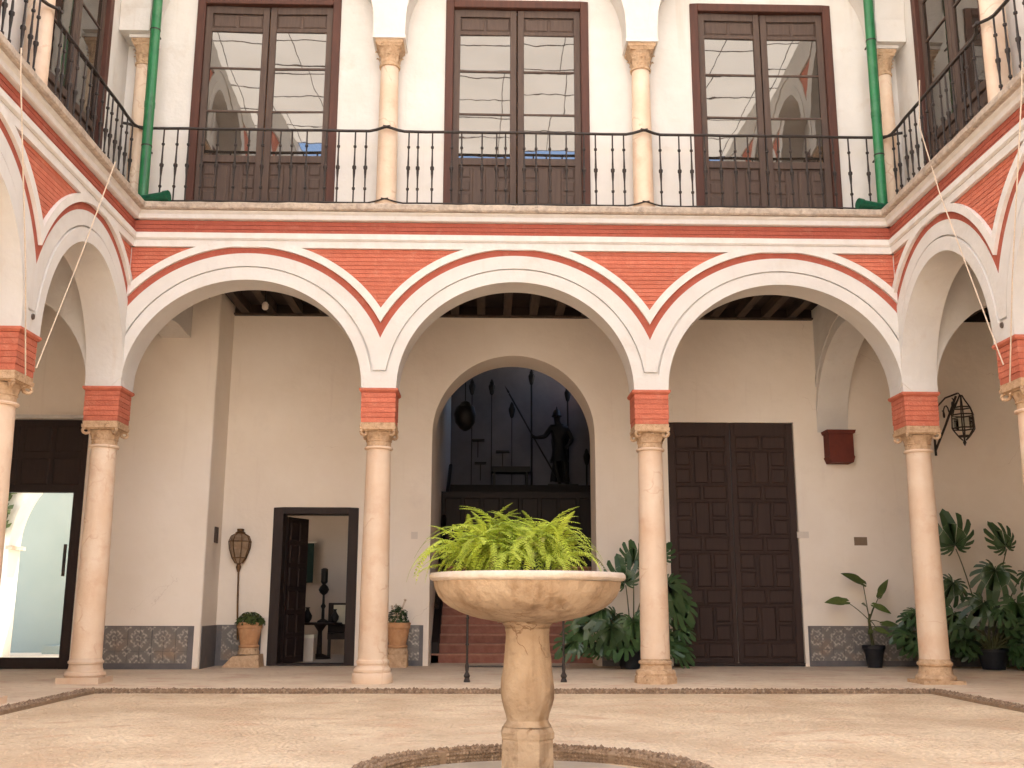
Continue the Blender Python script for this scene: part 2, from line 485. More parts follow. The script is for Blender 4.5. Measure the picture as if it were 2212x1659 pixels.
# ---------------------------------------------------------------- mesh helpers
class MB:
    def __init__(s):
        s.v = []
        s.f = []
    def add(s, vs, fs):
        o = len(s.v)
        s.v += [tuple(p) for p in vs]
        s.f += [tuple(i + o for i in f) for f in fs]
        return s
    def box(s, x0, x1, y0, y1, z0, z1):
        return s.add([(x0, y0, z0), (x1, y0, z0), (x1, y1, z0), (x0, y1, z0), (x0, y0, z1), (x1, y0, z1), (x1, y1, z1), (x0, y1, z1)],
                     [(0, 3, 2, 1), (4, 5, 6, 7), (0, 1, 5, 4), (1, 2, 6, 5), (2, 3, 7, 6), (3, 0, 4, 7)])
    def prism_y(s, poly, y0, y1):           # poly in (x, z)
        k = len(poly)
        vs = [(x, y0, z) for x, z in poly] + [(x, y1, z) for x, z in poly]
        fs = [tuple(range(k)), tuple(range(2 * k - 1, k - 1, -1))]
        fs += [(i, i + k, (i + 1) % k + k, (i + 1) % k) for i in range(k)]
        return s.add(vs, fs)
    def lathe(s, prof, seg=24, cx=0, cy=0, cap=True, wob=None, square=None):
        base = []
        for j, (r, z) in enumerate(prof):
            for i in range(seg):
                a = 2 * PI * (i + 0.5) / seg
                rr = r
                if wob:
                    rr *= 1 + wob * math.sin(3 * a + j * 1.7) * 0.5 + wob * math.sin(7 * a + j) * 0.3
                base.append((cx + rr * math.cos(a), cy + rr * math.sin(a), z))
        fs = []
        for j in range(len(prof) - 1):
            for i in range(seg):
                k = (i + 1) % seg
                fs.append((j * seg + i, j * seg + k, (j + 1) * seg + k, (j + 1) * seg + i))
        if cap:
            fs.append(tuple(reversed(range(seg))))
            fs.append(tuple(range((len(prof) - 1) * seg, len(prof) * seg)))
        return s.add(base, fs)
    def tube(s, pts, r, seg=6, r2=None):
        pts = [Vector(p) for p in pts]
        n = len(pts)
        rings = []
        prev = None
        for i, p in enumerate(pts):
            t = (pts[min(i + 1, n - 1)] - pts[max(i - 1, 0)]).normalized()
            a = Vector((0, 0, 1)) if abs(t.z) < 0.9 else Vector((1, 0, 0))
            if prev is not None:
                a = prev
            u = (a - t * a.dot(t)).normalized()
            prev = u
            v = t.cross(u)
            rr = r if r2 is None else r + (r2 - r) * i / (n - 1)
            rings += [tuple(p + (u * math.cos(2 * PI * k / seg) + v * math.sin(2 * PI * k / seg)) * rr) for k in range(seg)]
        fs = []
        for i in range(n - 1):
            for k in range(seg):
                q = (k + 1) % seg
                fs.append((i * seg + k, i * seg + q, (i + 1) * seg + q, (i + 1) * seg + k))
        fs.append(tuple(reversed(range(seg))))
        fs.append(tuple(range((n - 1) * seg, n * seg)))
        return s.add(rings, fs)
    def band(s, xs, flo, fhi, y0, y1):
        """solid between two curves z=flo(x) and z=fhi(x), from y0 to y1"""
        I = []
        for a, b in zip(xs[:-1], xs[1:]):
            if b - a < 1e-5:
                continue
            q = (flo(a), fhi(a), flo(b), fhi(b))
            t0, t1 = q[1] - q[0], q[3] - q[2]
            if t0 < 1e-4 and t1 < 1e-4:
                I.append(None)
                continue
            l0, h0, l1, h1 = q
            h0 = max(h0, l0)
            h1 = max(h1, l1)
            I.append((a, b, l0, h0, l1, h1))
        for i, q in enumerate(I):
            if q is None:
                continue
            a, b, l0, h0, l1, h1 = q
            vs = [(a, y0, l0), (b, y0, l1), (b, y0, h1), (a, y0, h0), (a, y1, l0), (b, y1, l1), (b, y1, h1), (a, y1, h0)]
            fs = [(0, 1, 2, 3), (5, 4, 7, 6), (4, 5, 1, 0), (3, 2, 6, 7)]
            if i == 0 or I[i - 1] is None:
                fs.append((4, 0, 3, 7))
            if i == len(I) - 1 or I[i + 1] is None:
                fs.append((1, 5, 6, 2))
            s.add(vs, fs)
        return s
    def mesh(s, name, m, smooth=None, merge=True, jitter=0):
        me = bpy.data.meshes.new(name)
        me.from_pydata(s.v, [], s.f)
        bm = bmesh.new()
        bm.from_mesh(me)
        if merge:
            bmesh.ops.remove_doubles(bm, verts=bm.verts, dist=1e-4)
            bmesh.ops.recalc_face_normals(bm, faces=bm.faces)
        if jitter:
            for v in bm.verts:
                v.co += Vector((random.uniform(-1, 1), random.uniform(-1, 1), random.uniform(-1, 1))) * jitter
        bm.to_mesh(me)
        bm.free()
        for mm in (m if isinstance(m, (list, tuple)) else [m]):
            me.materials.append(mm)
        if smooth:
            for p in me.polygons:
                p.use_smooth = True
            me.set_sharp_from_angle(angle=R(smooth))
        me.update()
        return me

def link(name, me, parent=None, loc=(0, 0, 0), rot=(0, 0, 0), scl=(1, 1, 1)):
    o = bpy.data.objects.new(name, me)
    C.objects.link(o)
    o.parent = parent
    o.location = loc
    o.rotation_euler = rot
    o.scale = scl
    return o
def tag(o, label=None, cat=None, group=None, kind=None):
    if label: o['label'] = label
    if cat: o['category'] = cat
    if cat and not kind: o['kind'] = 'thing'
    if group: o['group'] = group
    if kind: o['kind'] = kind
    return o
def thing(name, label, cat, loc=(0, 0, 0), rotz=0, group=None):
    o = tag(link(name, None, None, loc, (0, 0, rotz)), label, cat, group)
    if cat == 'door':
        del o['kind']
    return o
def part(name, mb, m, parent=None, loc=(0, 0, 0), rot=(0, 0, 0), scl=(1, 1, 1), smooth=None, **k):
    return link(name, mb.mesh(name, M[m], smooth, **k), parent, loc, rot, scl)
def struct(name, mb, m, parent=None, **k):
    o = part(name, mb, m, parent, **k)
    if parent is None:
        o['kind'] = 'structure'
    return o
def bevel(o, wdt=0.008, seg=2):
    b = o.modifiers.new('bevel', 'BEVEL')
    b.width = wdt
    b.segments = seg
    b.limit_method = 'ANGLE'
    b.angle_limit = R(40)
    return o
def copy_tree(o, parent=None):
    c = o.copy()
    C.objects.link(c)
    c.parent = parent
    for ch in list(o.children):
        copy_tree(ch, c)
    return c

# ================================================================ SETTING
HB, HS = 1.85, 1.545            # half bay, back and side arcades
XF = 5.31                       # courtyard face of the side arcades
SIDE_C = [-1.305 - 2 * HS * k for k in range(4)]       # side bay centres (Y)
YEND = -16.2

struct('ground', MB().add([(-300, -300, -0.09), (300, -300, -0.09), (300, 300, -0.09), (-300, 300, -0.09)], [(0, 1, 2, 3)]), 'gfloor')
# courtyard paving: a gently uneven sheet
mb = MB()
nx, ny = 60, 90
X0, X1, Y0_, Y1_ = -5.06, 5.06, -16.0, -0.78
for j in range(ny + 1):
    for i in range(nx + 1):
        x = X0 + (X1 - X0) * i / nx
        y = Y0_ + (Y1_ - Y0_) * j / ny
        e = min(1, min(x - X0, X1 - x, Y1_ - y) / 0.3)
        z = -0.05 + e * 0.010 * (math.sin(x * 2.1 + y) + math.sin(y * 1.7 - x * 0.8) + math.sin(x * 5 + 1.3 * y) * 0.4)
        mb.v.append((x, y, z))
for j in range(ny):
    for i in range(nx):
        a = j * (nx + 1) + i
        mb.f.append((a, a + 1, a + nx + 2, a + nx + 1))
struct('courtyard_paving', mb, 'court', smooth=60)
mb = MB()
mb.box(-9.3, 9.3, -0.62, 3.999, -0.08, 0.0)
mb.box(-1.329, 1.489, 4.0, 4.899, -0.08, 0.0)
mb.box(2.755, 4.96, 4.0, 4.2, -0.08, 0.0)
mb.box(-9.3, -5.21, YEND, -0.62, -0.08, 0.0)
mb.box(5.21, 9.3, YEND, -0.62, -0.08, 0.0)
struct('gallery_floor', mb, 'gfloor')

def pave_pebbles(name, x0, x1, y0, y1, step, zf, m, keep, seed, label):
    rng = np.random.default_rng(seed)
    gx, gy = np.meshgrid(np.arange(x0, x1, step), np.arange(y0, y1, step))
    px = gx.ravel() + rng.uniform(-.42, .42, gx.size) * step
    py = gy.ravel() + rng.uniform(-.42, .42, gx.size) * step
    k = keep(px, py)
    px, py = px[k], py[k]
    n_ = px.size
    bmx = bmesh.new()
    bmesh.ops.create_icosphere(bmx, subdivisions=1, radius=1)
    V = np.array([v.co[:] for v in bmx.verts])
    F = np.array([[v.index for v in f.verts] for f in bmx.faces])
    bmx.free()
    a = rng.uniform(0, PI, n_)
    sx = rng.uniform(.42, .74, n_) * step
    sy = rng.uniform(.34, .52, n_) * step
    h = rng.uniform(.002, .0045, n_)
    X = V[None, :, 0] * sx[:, None]
    Y = V[None, :, 1] * sy[:, None]
    co = np.empty((n_, len(V), 3))
    co[:, :, 0] = px[:, None] + X * np.cos(a)[:, None] - Y * np.sin(a)[:, None]
    co[:, :, 1] = py[:, None] + X * np.sin(a)[:, None] + Y * np.cos(a)[:, None]
    co[:, :, 2] = zf(px, py)[:, None] + V[None, :, 2] * h[:, None] - .0015
    fs = (F[None] + (np.arange(n_) * len(V))[:, None, None]).reshape(-1)
    me = bpy.data.meshes.new(name)
    me.vertices.add(n_ * len(V))
    me.vertices.foreach_set('co', co.ravel())
    nf = n_ * len(F)
    me.loops.add(nf * 3)
    me.loops.foreach_set('vertex_index', fs.astype(np.int32))
    me.polygons.add(nf)
    me.polygons.foreach_set('loop_start', np.arange(0, nf * 3, 3, dtype=np.int32))
    me.polygons.foreach_set('use_smooth', np.ones(nf, dtype=bool))
    me.update(calc_edges=True)
    me.materials.append(M[m])
    o = link(name, me)
    tag(o, label, 'paving', kind='stuff')
    return o
def court_z(x, y):
    e = np.minimum(1, np.minimum(np.minimum(x + 5.06, 5.06 - x), -0.78 - y) / 0.3)
    return -0.05 + e * 0.010 * (np.sin(x * 2.1 + y) + np.sin(y * 1.7 - x * 0.8) + np.sin(x * 5 + 1.3 * y) * 0.4)
pave_pebbles('courtyard_pebbles', -5.0, 5.0, -9.6, -0.84, .052, court_z, 'courtpeb',
             lambda x, y: ((x + .09) ** 2 + (y + 7.3) ** 2) > 1.12 ** 2, 3, 'small worn tan pebbles set close together over the courtyard floor')

# cobbled kerb between gallery floor and courtyard: pebbles, nobody could count them
ico = []
_b = bmesh.new()
bmesh.ops.create_icosphere(_b, subdivisions=1, radius=1)
ICO_V = [v.co.copy() for v in _b.verts]
ICO_F = [tuple(v.index for v in f.verts) for f in _b.faces]
_b.free()
def pebble(mb, x, y, z, sx, sy, sz, a):
    ca, sa = math.cos(a), math.sin(a)
    vs = []
    for v in ICO_V:
        k = 1 + random.uniform(-0.12, 0.12)
        px, py, pz = v.x * sx * k, v.y * sy * k, v.z * sz * k
        vs.append((x + px * ca - py * sa, y + px * sa + py * ca, z + pz))
    mb.add(vs, ICO_F)
kb = MB()
kb.box(-5.21, 5.21, -0.80, -0.622, -0.08, -0.012)
kb.box(-5.21, -5.03, -15.9, -0.802, -0.08, -0.012)
kb.box(5.03, 5.21, -15.9, -0.802, -0.08, -0.012)
kerb = part('kerb', kb, 'pebgrout')
tag(kerb, kind='structure')
pb = MB()
x = -5.2
while x < 5.2:
    for r_ in range(3):
        pebble(pb, x + random.uniform(-.01, .01), -0.785 + 0.055 * r_ + random.uniform(-.008, .008), -0.018 + random.uniform(-.007, .007),
               random.uniform(.018, .032), random.uniform(.02, .03), random.uniform(.018, .030), random.uniform(-.4, .4))
    if random.random() < .9:
        pebble(pb, x, -0.805, -0.04, random.uniform(.018, .03), .014, .022, 0)
    x += random.uniform(.036, .052)
for sx in (-1, 1):
    y = -0.8
    while y > -9:
        for r_ in range(3):
            pebble(pb, sx * (5.055 + .055 * r_ + random.uniform(-.008, .008)), y + random.uniform(-.01, .01), -0.018 + random.uniform(-.007, .007),
                   random.uniform(.02, .03), random.uniform(.018, .032), random.uniform(.018, .03), random.uniform(-.4, .4))
        y -= random.uniform(.036, .052)
o = part('kerb_pebbles', pb, 'peb', merge=False, smooth=60)
tag(o, 'brown pebbles set on edge along the step round the courtyard', 'pebbles', kind='stuff')

# ---------------------------------------------------------------- arcades
Z0, ZT = 3.86, 5.83
DEP = 0.48
def ell(rx, rz, zmin=Z0):
    def f(x):
        if abs(x) >= rx:
            return zmin
        return max(zmin, Z0 + rz * math.sqrt(1 - (x / rx) ** 2))
    return f
def arch_bay(h, xl, xr, tagname):
    r0 = h - 0.235
    cv = [(r0, 1.51), (r0 + .14, 1.685), (r0 + .375, 1.895), (r0 + .468, 1.985), (r0 + .575, 2.085)]
    xs = set([xl, xr, -(h - .11), h - .11])
    for rx, rz in cv:
        for i in range(57):
            a = PI * i / 56
            x = rx * math.cos(a)
            if xl < x < xr:
                xs.add(round(x, 5))
    for rx, rz in cv[1:2]:
        for i in range(57):
            x = (rx + .026) * math.cos(PI * i / 56)
            if xl < x < xr: xs.add(round(x, 5))
    xs = sorted(xs)
    f0 = ell(*cv[0])
    f1_ = ell(*cv[1])
    f1 = lambda x: max(4.075, f1_(x)) if abs(x) > h - .11 else max(f0(x), f1_(x))
    top = lambda x: ZT
    c = lambda f: (lambda x: min(5.905, f(x)))
    f2, f3, f4 = c(ell(*cv[2])), c(ell(*cv[3])), c(ell(*cv[4]))
    f3r = c(ell(cv[3][0], cv[3][1]))
    ms = {}
    GW = .026
    fg_ = ell(cv[1][0] + GW, cv[1][1] + GW)
    fg = lambda x: min(f2(x), max(4.112, fg_(x))) if abs(x) > h - .11 else min(f2(x), max(f1(x), fg_(x)))
    ms['arch_ring'] = MB().band(xs, f0, f1, -0.010, DEP).mesh('arch_ring' + tagname, M['white'], 30)
    ms['groove'] = MB().band(xs, f1, fg, 0.045, DEP).mesh('groove' + tagname, M['white'], 30)
    ms['arch_face'] = MB().band(xs, fg, f2, 0.0, DEP).mesh('arch_face' + tagname, M['white'], 30)
    ms['red_band'] = MB().band(xs, f2, f3, 0.004, DEP).mesh('red_band' + tagname, M['redband'], 30)
    ms['hood_mould'] = MB().band(xs, f3, f4, -0.042, DEP - .002).mesh('hood_mould' + tagname, M['trim'], 30)
    for sd_ in (-1, 1):
        ms['spandrel_back' + ('' if sd_ < 0 else '.r')] = MB().band([x for x in xs if x * sd_ >= 0.3], f4, top, 0.018, DEP).mesh('spandrel_back', M['mortar'], 30)
    return ms
def courses(parent, s, h, lo=-9, hi=9):
    """red brick courses of the spandrel over the column at s; rows clipped to [lo, hi]"""
    rx, rz = h - 0.235 + .575, 2.085
    n = 13
    zb0 = Z0 + rz * math.sqrt(max(0, 1 - (h / rx) ** 2)) + 0.012
    p = 0.0585
    z = ZT - 0.002
    while z - p > zb0:
        z1, z0_ = z - 0.004, z - p + 0.004
        xw = lambda q: h - rx * math.sqrt(max(0, 1 - ((q - Z0) / rz) ** 2)) - 0.002
        a0, a1 = xw(z0_), xw(z1)
        if a0 > 0.02:
            L0, L1, R0, R1 = max(-a0, lo), max(-a1, lo), min(a0, hi), min(a1, hi)
            if R0 - L0 > 0.02 and R0 > lo + .01 and L0 < hi - .01:
                dy = random.uniform(-.0015, .0015)
                o = part('brick_course', MB().prism_y([(L0, z0_), (R0, z0_), (R1, z1), (L1, z1)], 0.008 + dy, 0.021), 'red', parent, (s, 0, 0))
        z -= p

def cornice(parent, s0, s1, m0, m1):
    """horizontal mouldings from s0 to s1; m0/m1 = +1 when the end is mitred inwards"""
    def prof(name, pts, m, jit=0, segs=1):
        # pts: list of (outset, z) closed back at y=+.3
        mbx = MB()
        k = len(pts)
        ring = lambda s_, mit: [(s_ - mit * o_, -o_, z_) for o_, z_ in pts]
        A = ring(s0, -m0)
        B = ring(s1, m1)
        cols = [A]
        for q in range(1, segs):
            t = q / segs
            cols.append([(a[0] + (b[0] - a[0]) * t, a[1], a[2]) for a, b in zip(A, B)])
        cols.append(B)
        vs = [p for c_ in cols for p in c_]
        fs = [tuple(range(k)), tuple(reversed(range(segs * k, segs * k + k)))]
        for q in range(segs):
            for i in range(k):
                j = (i + 1) % k
                fs.append((q * k + i, (q + 1) * k + i, (q + 1) * k + j, q * k + j))
        if jit:
            vs2 = []
            for i, v in enumerate(vs):
                if -v[1] > .12:
                    vs2.append((v[0], v[1] + random.uniform(-1, 1) * jit, v[2] + random.uniform(-1, 1) * jit * .7))
                else:
                    vs2.append(v)
            vs = vs2
        return part(name, mbx.add(vs, fs), m, parent, smooth=25)
    IN = -0.44
    prof('lower_moulding', [(IN, 5.83), (.035, 5.83), (.04, 5.925), (IN, 5.925)], 'trim')
    prof('string_moulding', [(IN, 5.927), (.05, 5.927), (.072, 5.95), (.072, 6.02), (.06, 6.03), (IN, 6.03)], 'trim')
    for q in range(3):
        a = 6.033 + q * 0.0615
        prof('frieze_course', [(IN, a), (.018 + .004 * q, a), (.018 + .004 * q, a + .056), (IN, a + .056)], 'redband')
    prof('crown_moulding', [(IN, 6.219), (.075, 6.219), (.09, 6.228), (.092, 6.285), (.105, 6.30), (.125, 6.312), (.13, 6.328), (IN, 6.328)], 'trim')
    prof('slab_edge', [(IN, 6.331), (.175, 6.331), (.195, 6.35), (.20, 6.41), (.185, 6.43), (IN, 6.43)], 'slab', jit=0.006, segs=70)

BAYS = {}
def get_bay(key, h, xl, xr):
    if key not in BAYS:
        BAYS[key] = arch_bay(h, xl, xr, '')
    return BAYS[key]
def arcade(label, loc, rotz, h, centers, s_lo, s_hi, m0, m1, clipfirst, cliplast):
    t = thing('arcade', label, 'arcade', loc, rotz, 'arcades round the courtyard')
    for i, c_ in enumerate(centers):
        l_ = -(h - .24) if (i == 0 and clipfirst) else -h
        r_ = (h - .24) if (i == len(centers) - 1 and cliplast) else h
        ms = get_bay((h, l_, r_), h, l_, r_)
        for k, me in ms.items():
            link(k.split('.')[0], me, t, (c_, 0, 0))
    cols = [centers[0] - h] + [c_ + h for c_ in centers]
    for i, s in enumerate(cols):
        lo, hi = -9, 9
        if i == 0 and clipfirst: lo = .24
        if i == len(cols) - 1 and cliplast: hi = -.24
        if i == 0 and not clipfirst: lo = 0
        if i == len(cols) - 1 and not cliplast: hi = 0
        courses(t, s, h, lo, hi)
    cornice(t, s_lo, s_hi, m0, m1)
    return t
back_arc = arcade('three-bay back arcade of white arches with red brick spandrels facing the camera', (0, 0, 0), 0, HB, [-3.7, 0, 3.7],
                  -XF, XF, -1, -1, True, True)
# mitre signs: back cornice gets shorter with the outset at both ends
left_arc = arcade('white and red arcade receding along the left side of the courtyard', (-XF, 0, 0), R(90), HS, list(reversed(SIDE_C)),
                  SIDE_C[-1] - HS, 0, 0, -1, False, True)
right_arc = arcade('white and red arcade receding along the right side of the courtyard', (XF, 0, 0), R(-90), HS, [-c for c in SIDE_C],
                   0, -SIDE_C[-1] + HS, -1, 0, True, False)
# corner piers above the corner columns
for sx, t in ((-1, left_arc), (1, right_arc)):
    lx = 0.0
    mbx = MB()
    if sx < 0:
        mbx.box(0.0, DEP, 0.002, DEP, Z0, 6.43)           # local x = +Y, local y = -X
    else:
        mbx.box(-DEP, 0.0, 0.002, DEP, Z0, 6.43)
    part('corner_pier', mbx, 'white', t)

# transverse arches across the galleries
def cross_arch(label, x0, x1, y0, y1, zs, rise, along, stub=False):
    """solid spandrel wall with an elliptical opening; along 'x' spans x0..x1, thickness y0..y1"""
    a, b = (x0, x1) if along == 'x' else (y0, y1)
    c_, hh = (a + b) / 2, (b - a) / 2
    rx = hh
    xs = [c_ + rx * math.cos(PI - PI * i / 40) for i in range(41)]
    f = lambda x: zs + rise * math.sqrt(max(0, 1 - ((x - c_) / rx) ** 2))
    t_ = (y0, y1) if along == 'x' else (x0, x1)
    mbx = MB().band(xs, f, lambda x: 6.165, 0, t_[1] - t_[0])
    o = part('transverse_arch', mbx, 'white', smooth=30)
    if along == 'x':
        o.location = (0, t_[0], 0)
    else:
        o.rotation_euler = (0, 0, R(90))
        o.location = (t_[1], 0, 0)
    tag(o, label, 'arch', 'transverse arches of the galleries')
    return o
cross_arch('white transverse arch spanning the left gallery behind the corner column', -9.0, -5.79, 0.02, 0.46, 3.86, 1.45, 'x')
cross_arch('white transverse arch spanning the right gallery behind the corner column', 5.79, 9.0, 0.02, 0.46, 3.86, 1.45, 'x')
# arch from right corner pier to back wall, with two mouldings on its left face
ra = cross_arch('white moulded arch springing from the dark red corbel on the back wall', 5.42, 5.93, 0.48, 4.0, 3.95, 1.55, 'y')
xs = [0.48 + 1.76 + 1.76 * math.cos(PI - PI * i / 40) for i in range(41)]
f_a = lambda x, g=0: 3.95 + (1.55 + g) * math.sqrt(max(0, 1 - ((x - 2.24) / (1.76 + g)) ** 2))
for k, (g0, g1, d) in enumerate(((0.0, 0.10, .03), (0.22, 0.30, .022))):
    mo = MB().band(xs, lambda x: min(5.99, f_a(x, g0)), lambda x: min(5.99, f_a(x, g1)), 0.5105, 0.511 + d)
    part('arch_moulding', mo, 'white', ra, smooth=30)
la = part('transverse_arch', MB().band([0.48 + 2.57 * i / 30 for i in range(31)],
          lambda y: 3.86 + 1.5 * math.sqrt(max(0, 1 - ((y - 2.35) / 1.87) ** 2)) if y < 2.35 else 5.36 - 0.06 * (y - 2.35), lambda y: 6.165, 0, .48), 'white',
          None, (-5.31, 0, 0), (0, 0, R(90)), smooth=30)
tag(la, 'white transverse arch from the left corner column to the plain left wall', 'arch', 'transverse arches of the galleries')
cb = thing('corbel', 'dark red corbel on the back wall right of the big wooden door', 'corbel', (5.70, 4.0, 3.39))
part('corbel_block', MB().prism_y([(-.19, .0), (.19, 0), (.22, .10), (.205, .12), (.205, .5), (-.215, .5), (-.215, .12), (-.23, .10)], -.30, 0), 'corbelred', cb)
part('corbel_cap', MB().prism_y([(-.235, .502), (.23, .502), (.25, .56), (-.255, .56)], -.33, 0), 'corbelred', cb)

# ---------------------------------------------------------------- gallery walls
def arch_open(x0, x1, zs, rise):
    c_, r_ = (x0 + x1) / 2, (x1 - x0) / 2
    return [c_ + r_ * math.cos(PI - PI * i / 48) for i in range(49)], (lambda x: zs + rise * math.sqrt(max(0, 1 - ((x - c_) / r_) ** 2)))
WT = 6.165
mb = MB()
mb.box(-4.85, -3.99, 4.0, 4.45, 0, WT)
mb.box(-3.99, -2.55, 4.0, 4.45, 2.60, WT)
mb.box(-2.55, -1.33, 4.0, 4.45, 0, WT)
ax, af = arch_open(-1.33, 1.49, 3.88, 1.405)
mb.band(ax, af, lambda x: WT, 4.0, 4.88)
mb.box(-1.63, -1.331, 4.451, 4.88, 0, WT)
mb.box(1.491, 1.8, 4.451, 4.88, 0, WT)
mb.box(1.49, 2.75, 4.0, 4.45, 0, WT)
mb.box(2.75, 4.965, 4.0, 4.45, 4.12, WT)
mb.box(4.965, 9.2, 4.0, 4.45, 0, WT)
o = part('back_wall', mb, 'gwall', smooth=30)
tag(o, 'plastered back wall of the gallery with two doorways and a big round arch', 'wall')
mb = MB()
mb.box(-6.86, -4.85, 3.05, 4.45, 0, WT)
mb.box(-9.2, -6.86, 3.05, 3.55, 3.94, WT)
o = part('left_end_wall', mb, 'gwall')
bevel(o, .03, 3)
tag(o, 'projecting plain wall between the glazed door and the leaning lantern', 'wall')
o = part('left_gallery_wall', MB().box(-9.4, -9.0, YEND, 3.05, 0, WT), 'gwall')
tag(o, 'outer wall of the left side gallery', 'wall')
o = part('right_gallery_wall', MB().box(9.0, 9.4, YEND, 4.0, 0, WT), 'gwall')
tag(o, 'outer wall of the right side gallery', 'wall')

# ceilings
ce = MB()
ce.box(-9.4, 9.4, 0.48, 4.45, 6.17, 6.33)
ce.box(-9.4, -5.79, YEND, 0.48, 6.17, 6.33)
ce.box(5.79, 9.4, YEND, 0.48, 6.17, 6.33)
ceil = struct('ceiling', ce, 'plank')
bm_ = MB().box(-.07, .07, 0.49, 3.99, 6.0, 6.17).mesh('beam', M['beam'])
x = -5.1
while x < 5.2:
    link('beam', bm_, ceil, (x, 0, 0))
    x += 0.46
bs = MB().box(0, 3.2, -.07, .07, 6.0, 6.17).mesh('beam', M['beam'])
for sx in (-1, 1):
    y = -0.2
    while y > -12:
        link('beam', bs, ceil, (-9.0 if sx < 0 else 5.80, y, 0))
        y -= .46
    for x in (6.3, 6.9, 7.5, 8.1, 8.7):
        if sx > 0: link('beam', bm_, ceil, (x, 0, 0))
    for x in (-8.6, -8.0, -7.4, -6.8, -6.2):
        if sx < 0: link('beam', MB().box(-.07, .07, 0.49, 3.04, 6.0, 6.17).mesh('beam', M['beam']), ceil, (x, 0, 0))
part('wall_plate', MB().box(-4.84, 5.40, 3.90, 3.998, 5.97, 6.0), 'beam', ceil)
part('wall_plate', MB().box(-4.84, 5.40, 3.975, 3.998, 6.001, 6.168), 'plank', ceil)  # dark boards added over the wall between beam ends, also at right
part('wall_plate', MB().box(5.95, 8.99, 3.975, 3.998, 5.97, 6.168), 'plank', ceil)

# ---------------------------------------------------------------- upper floor walls
UW0, UW1 = 6.435, 11.35
def upper_wall(label, loc, rotz, s0, s1, holes, name='upper_wall'):
    mbx = MB()
    s = s0
    for a, b in holes:
        mbx.box(s, a, 0.45, 0.85, UW0, UW1)
        mbx.box(a, b, 0.45, 0.85, 9.97, UW1)
        s = b
    mbx.box(s, s1, 0.45, 0.85, UW0, UW1)
    o = part(name, mbx, 'white', None, loc, (0, 0, rotz))
    tag(o, label, 'wall', 'upper walls of the courtyard')
    return o
DW = 1.075
upper_wall('white upper wall above the back arcade with three balcony doors', (0, 0, 0), 0, -5.76, 5.76, [(-3.70 - DW, -3.70 + DW), (0.03 - DW, 0.03 + DW), (3.73 - DW, 3.73 + DW)])
SDW = 1.0
upper_wall('white upper wall along the left side of the courtyard', (-XF, 0, 0), R(90), YEND, 0.45,
           [(c - SDW, c + SDW) for c in reversed(SIDE_C)])
upper_wall('white upper wall along the right side of the courtyard', (XF, 0, 0), R(-90), -0.45, -YEND,
           [(-c - SDW, -c + SDW) for c in SIDE_C])
o = part('front_wall', MB().box(-9.4, 9.4, YEND - .4, YEND, 0, 11.3), 'fwall')
tag(o, 'white wall closing the courtyard behind the viewer', 'wall', 'upper walls of the courtyard')
rf = MB()
rf.box(-6.4, 9.4, 0.87, 4.45, 11.36, 11.5)
rf.box(-9.4, -6.18, YEND, 3.55, 11.36, 11.5)
rf.box(6.18, 9.4, YEND, 0.86, 11.36, 11.5)
rf.box(-9.4, -9.3, YEND, 3.55, 6.0, 11.355)
rf.box(9.3, 9.4, YEND, 4.45, 6.0, 11.355)
rf.box(-9.4, 9.4, 4.35, 4.45, 6.34, 11.355)
struct('roof', rf, 'terra')
# roof tile eaves over the courtyard
for lab, loc, rz, a, b in (('terracotta tiled eaves over the back upper wall', (0, 0, 0), 0, -5.5, 5.5), ('terracotta tiled eaves over the left upper wall', (-XF, 0, 0), R(90), YEND, 0),
                           ('terracotta tiled eaves over the right upper wall', (XF, 0, 0), R(-90), 0, -YEND)):
    e_ = thing('eaves', lab, 'eaves', loc, rz, 'tiled eaves of the courtyard')
    part('eaves_board', MB().box(a, b, 0.05, 0.85, 11.38, 11.46), 'beam', e_)

# upper arches springing from the upper columns
UZ = 9.13
def upper_arch(h, xl, xr):
    r0 = h - .235
    zs, rz = 9.36, 1.45
    xs = set([xl, xr, -(h - .10), h - .10])
    for rx in (r0, r0 + .14, r0 + .36):
        for i in range(41):
            x = rx * math.cos(PI * i / 40)
            if xl < x < xr: xs.add(round(x, 5))
    xs = sorted(xs)
    def e(rx, rz_, zmin):
        return lambda x: zmin if abs(x) >= rx else max(zmin, zs + rz_ * math.sqrt(1 - (x / rx) ** 2))
    f0 = e(r0, rz, UZ)
    g = e(r0 + .14, rz + .17, UZ)
    f1 = lambda x: max(9.30, g(x)) if abs(x) > h - .10 else max(f0(x), g(x))
    f2 = e(r0 + .36, rz + .36, UZ)
    t = lambda x: 10.75
    c = lambda f: (lambda x: min(11.3, f(x)))
    return {'arch_ring': MB().band(xs, c(f0), c(f1), .006, .445).mesh('arch_ring', M['white'], 30),
            'arch_face': MB().band(xs, c(f1), c(f2), .02, .445).mesh('arch_face', M['white'], 30),
            'upper_frieze': MB().band(xs, lambda x: max(10.752, f2(x) + .002), lambda x: 11.34, .0, .445).mesh('upper_frieze', M['white'], 30),
            'spandrel_panel': MB().band([x for x in xs if x < -.2], c(f2), t, .035, .445).mesh('spandrel_panel', M['red'], 30),
            'spandrel_panel.r': MB().band([x for x in xs if x > .2], c(f2), t, .035, .445).mesh('spandrel_panel', M['red'], 30)}
UB = {}
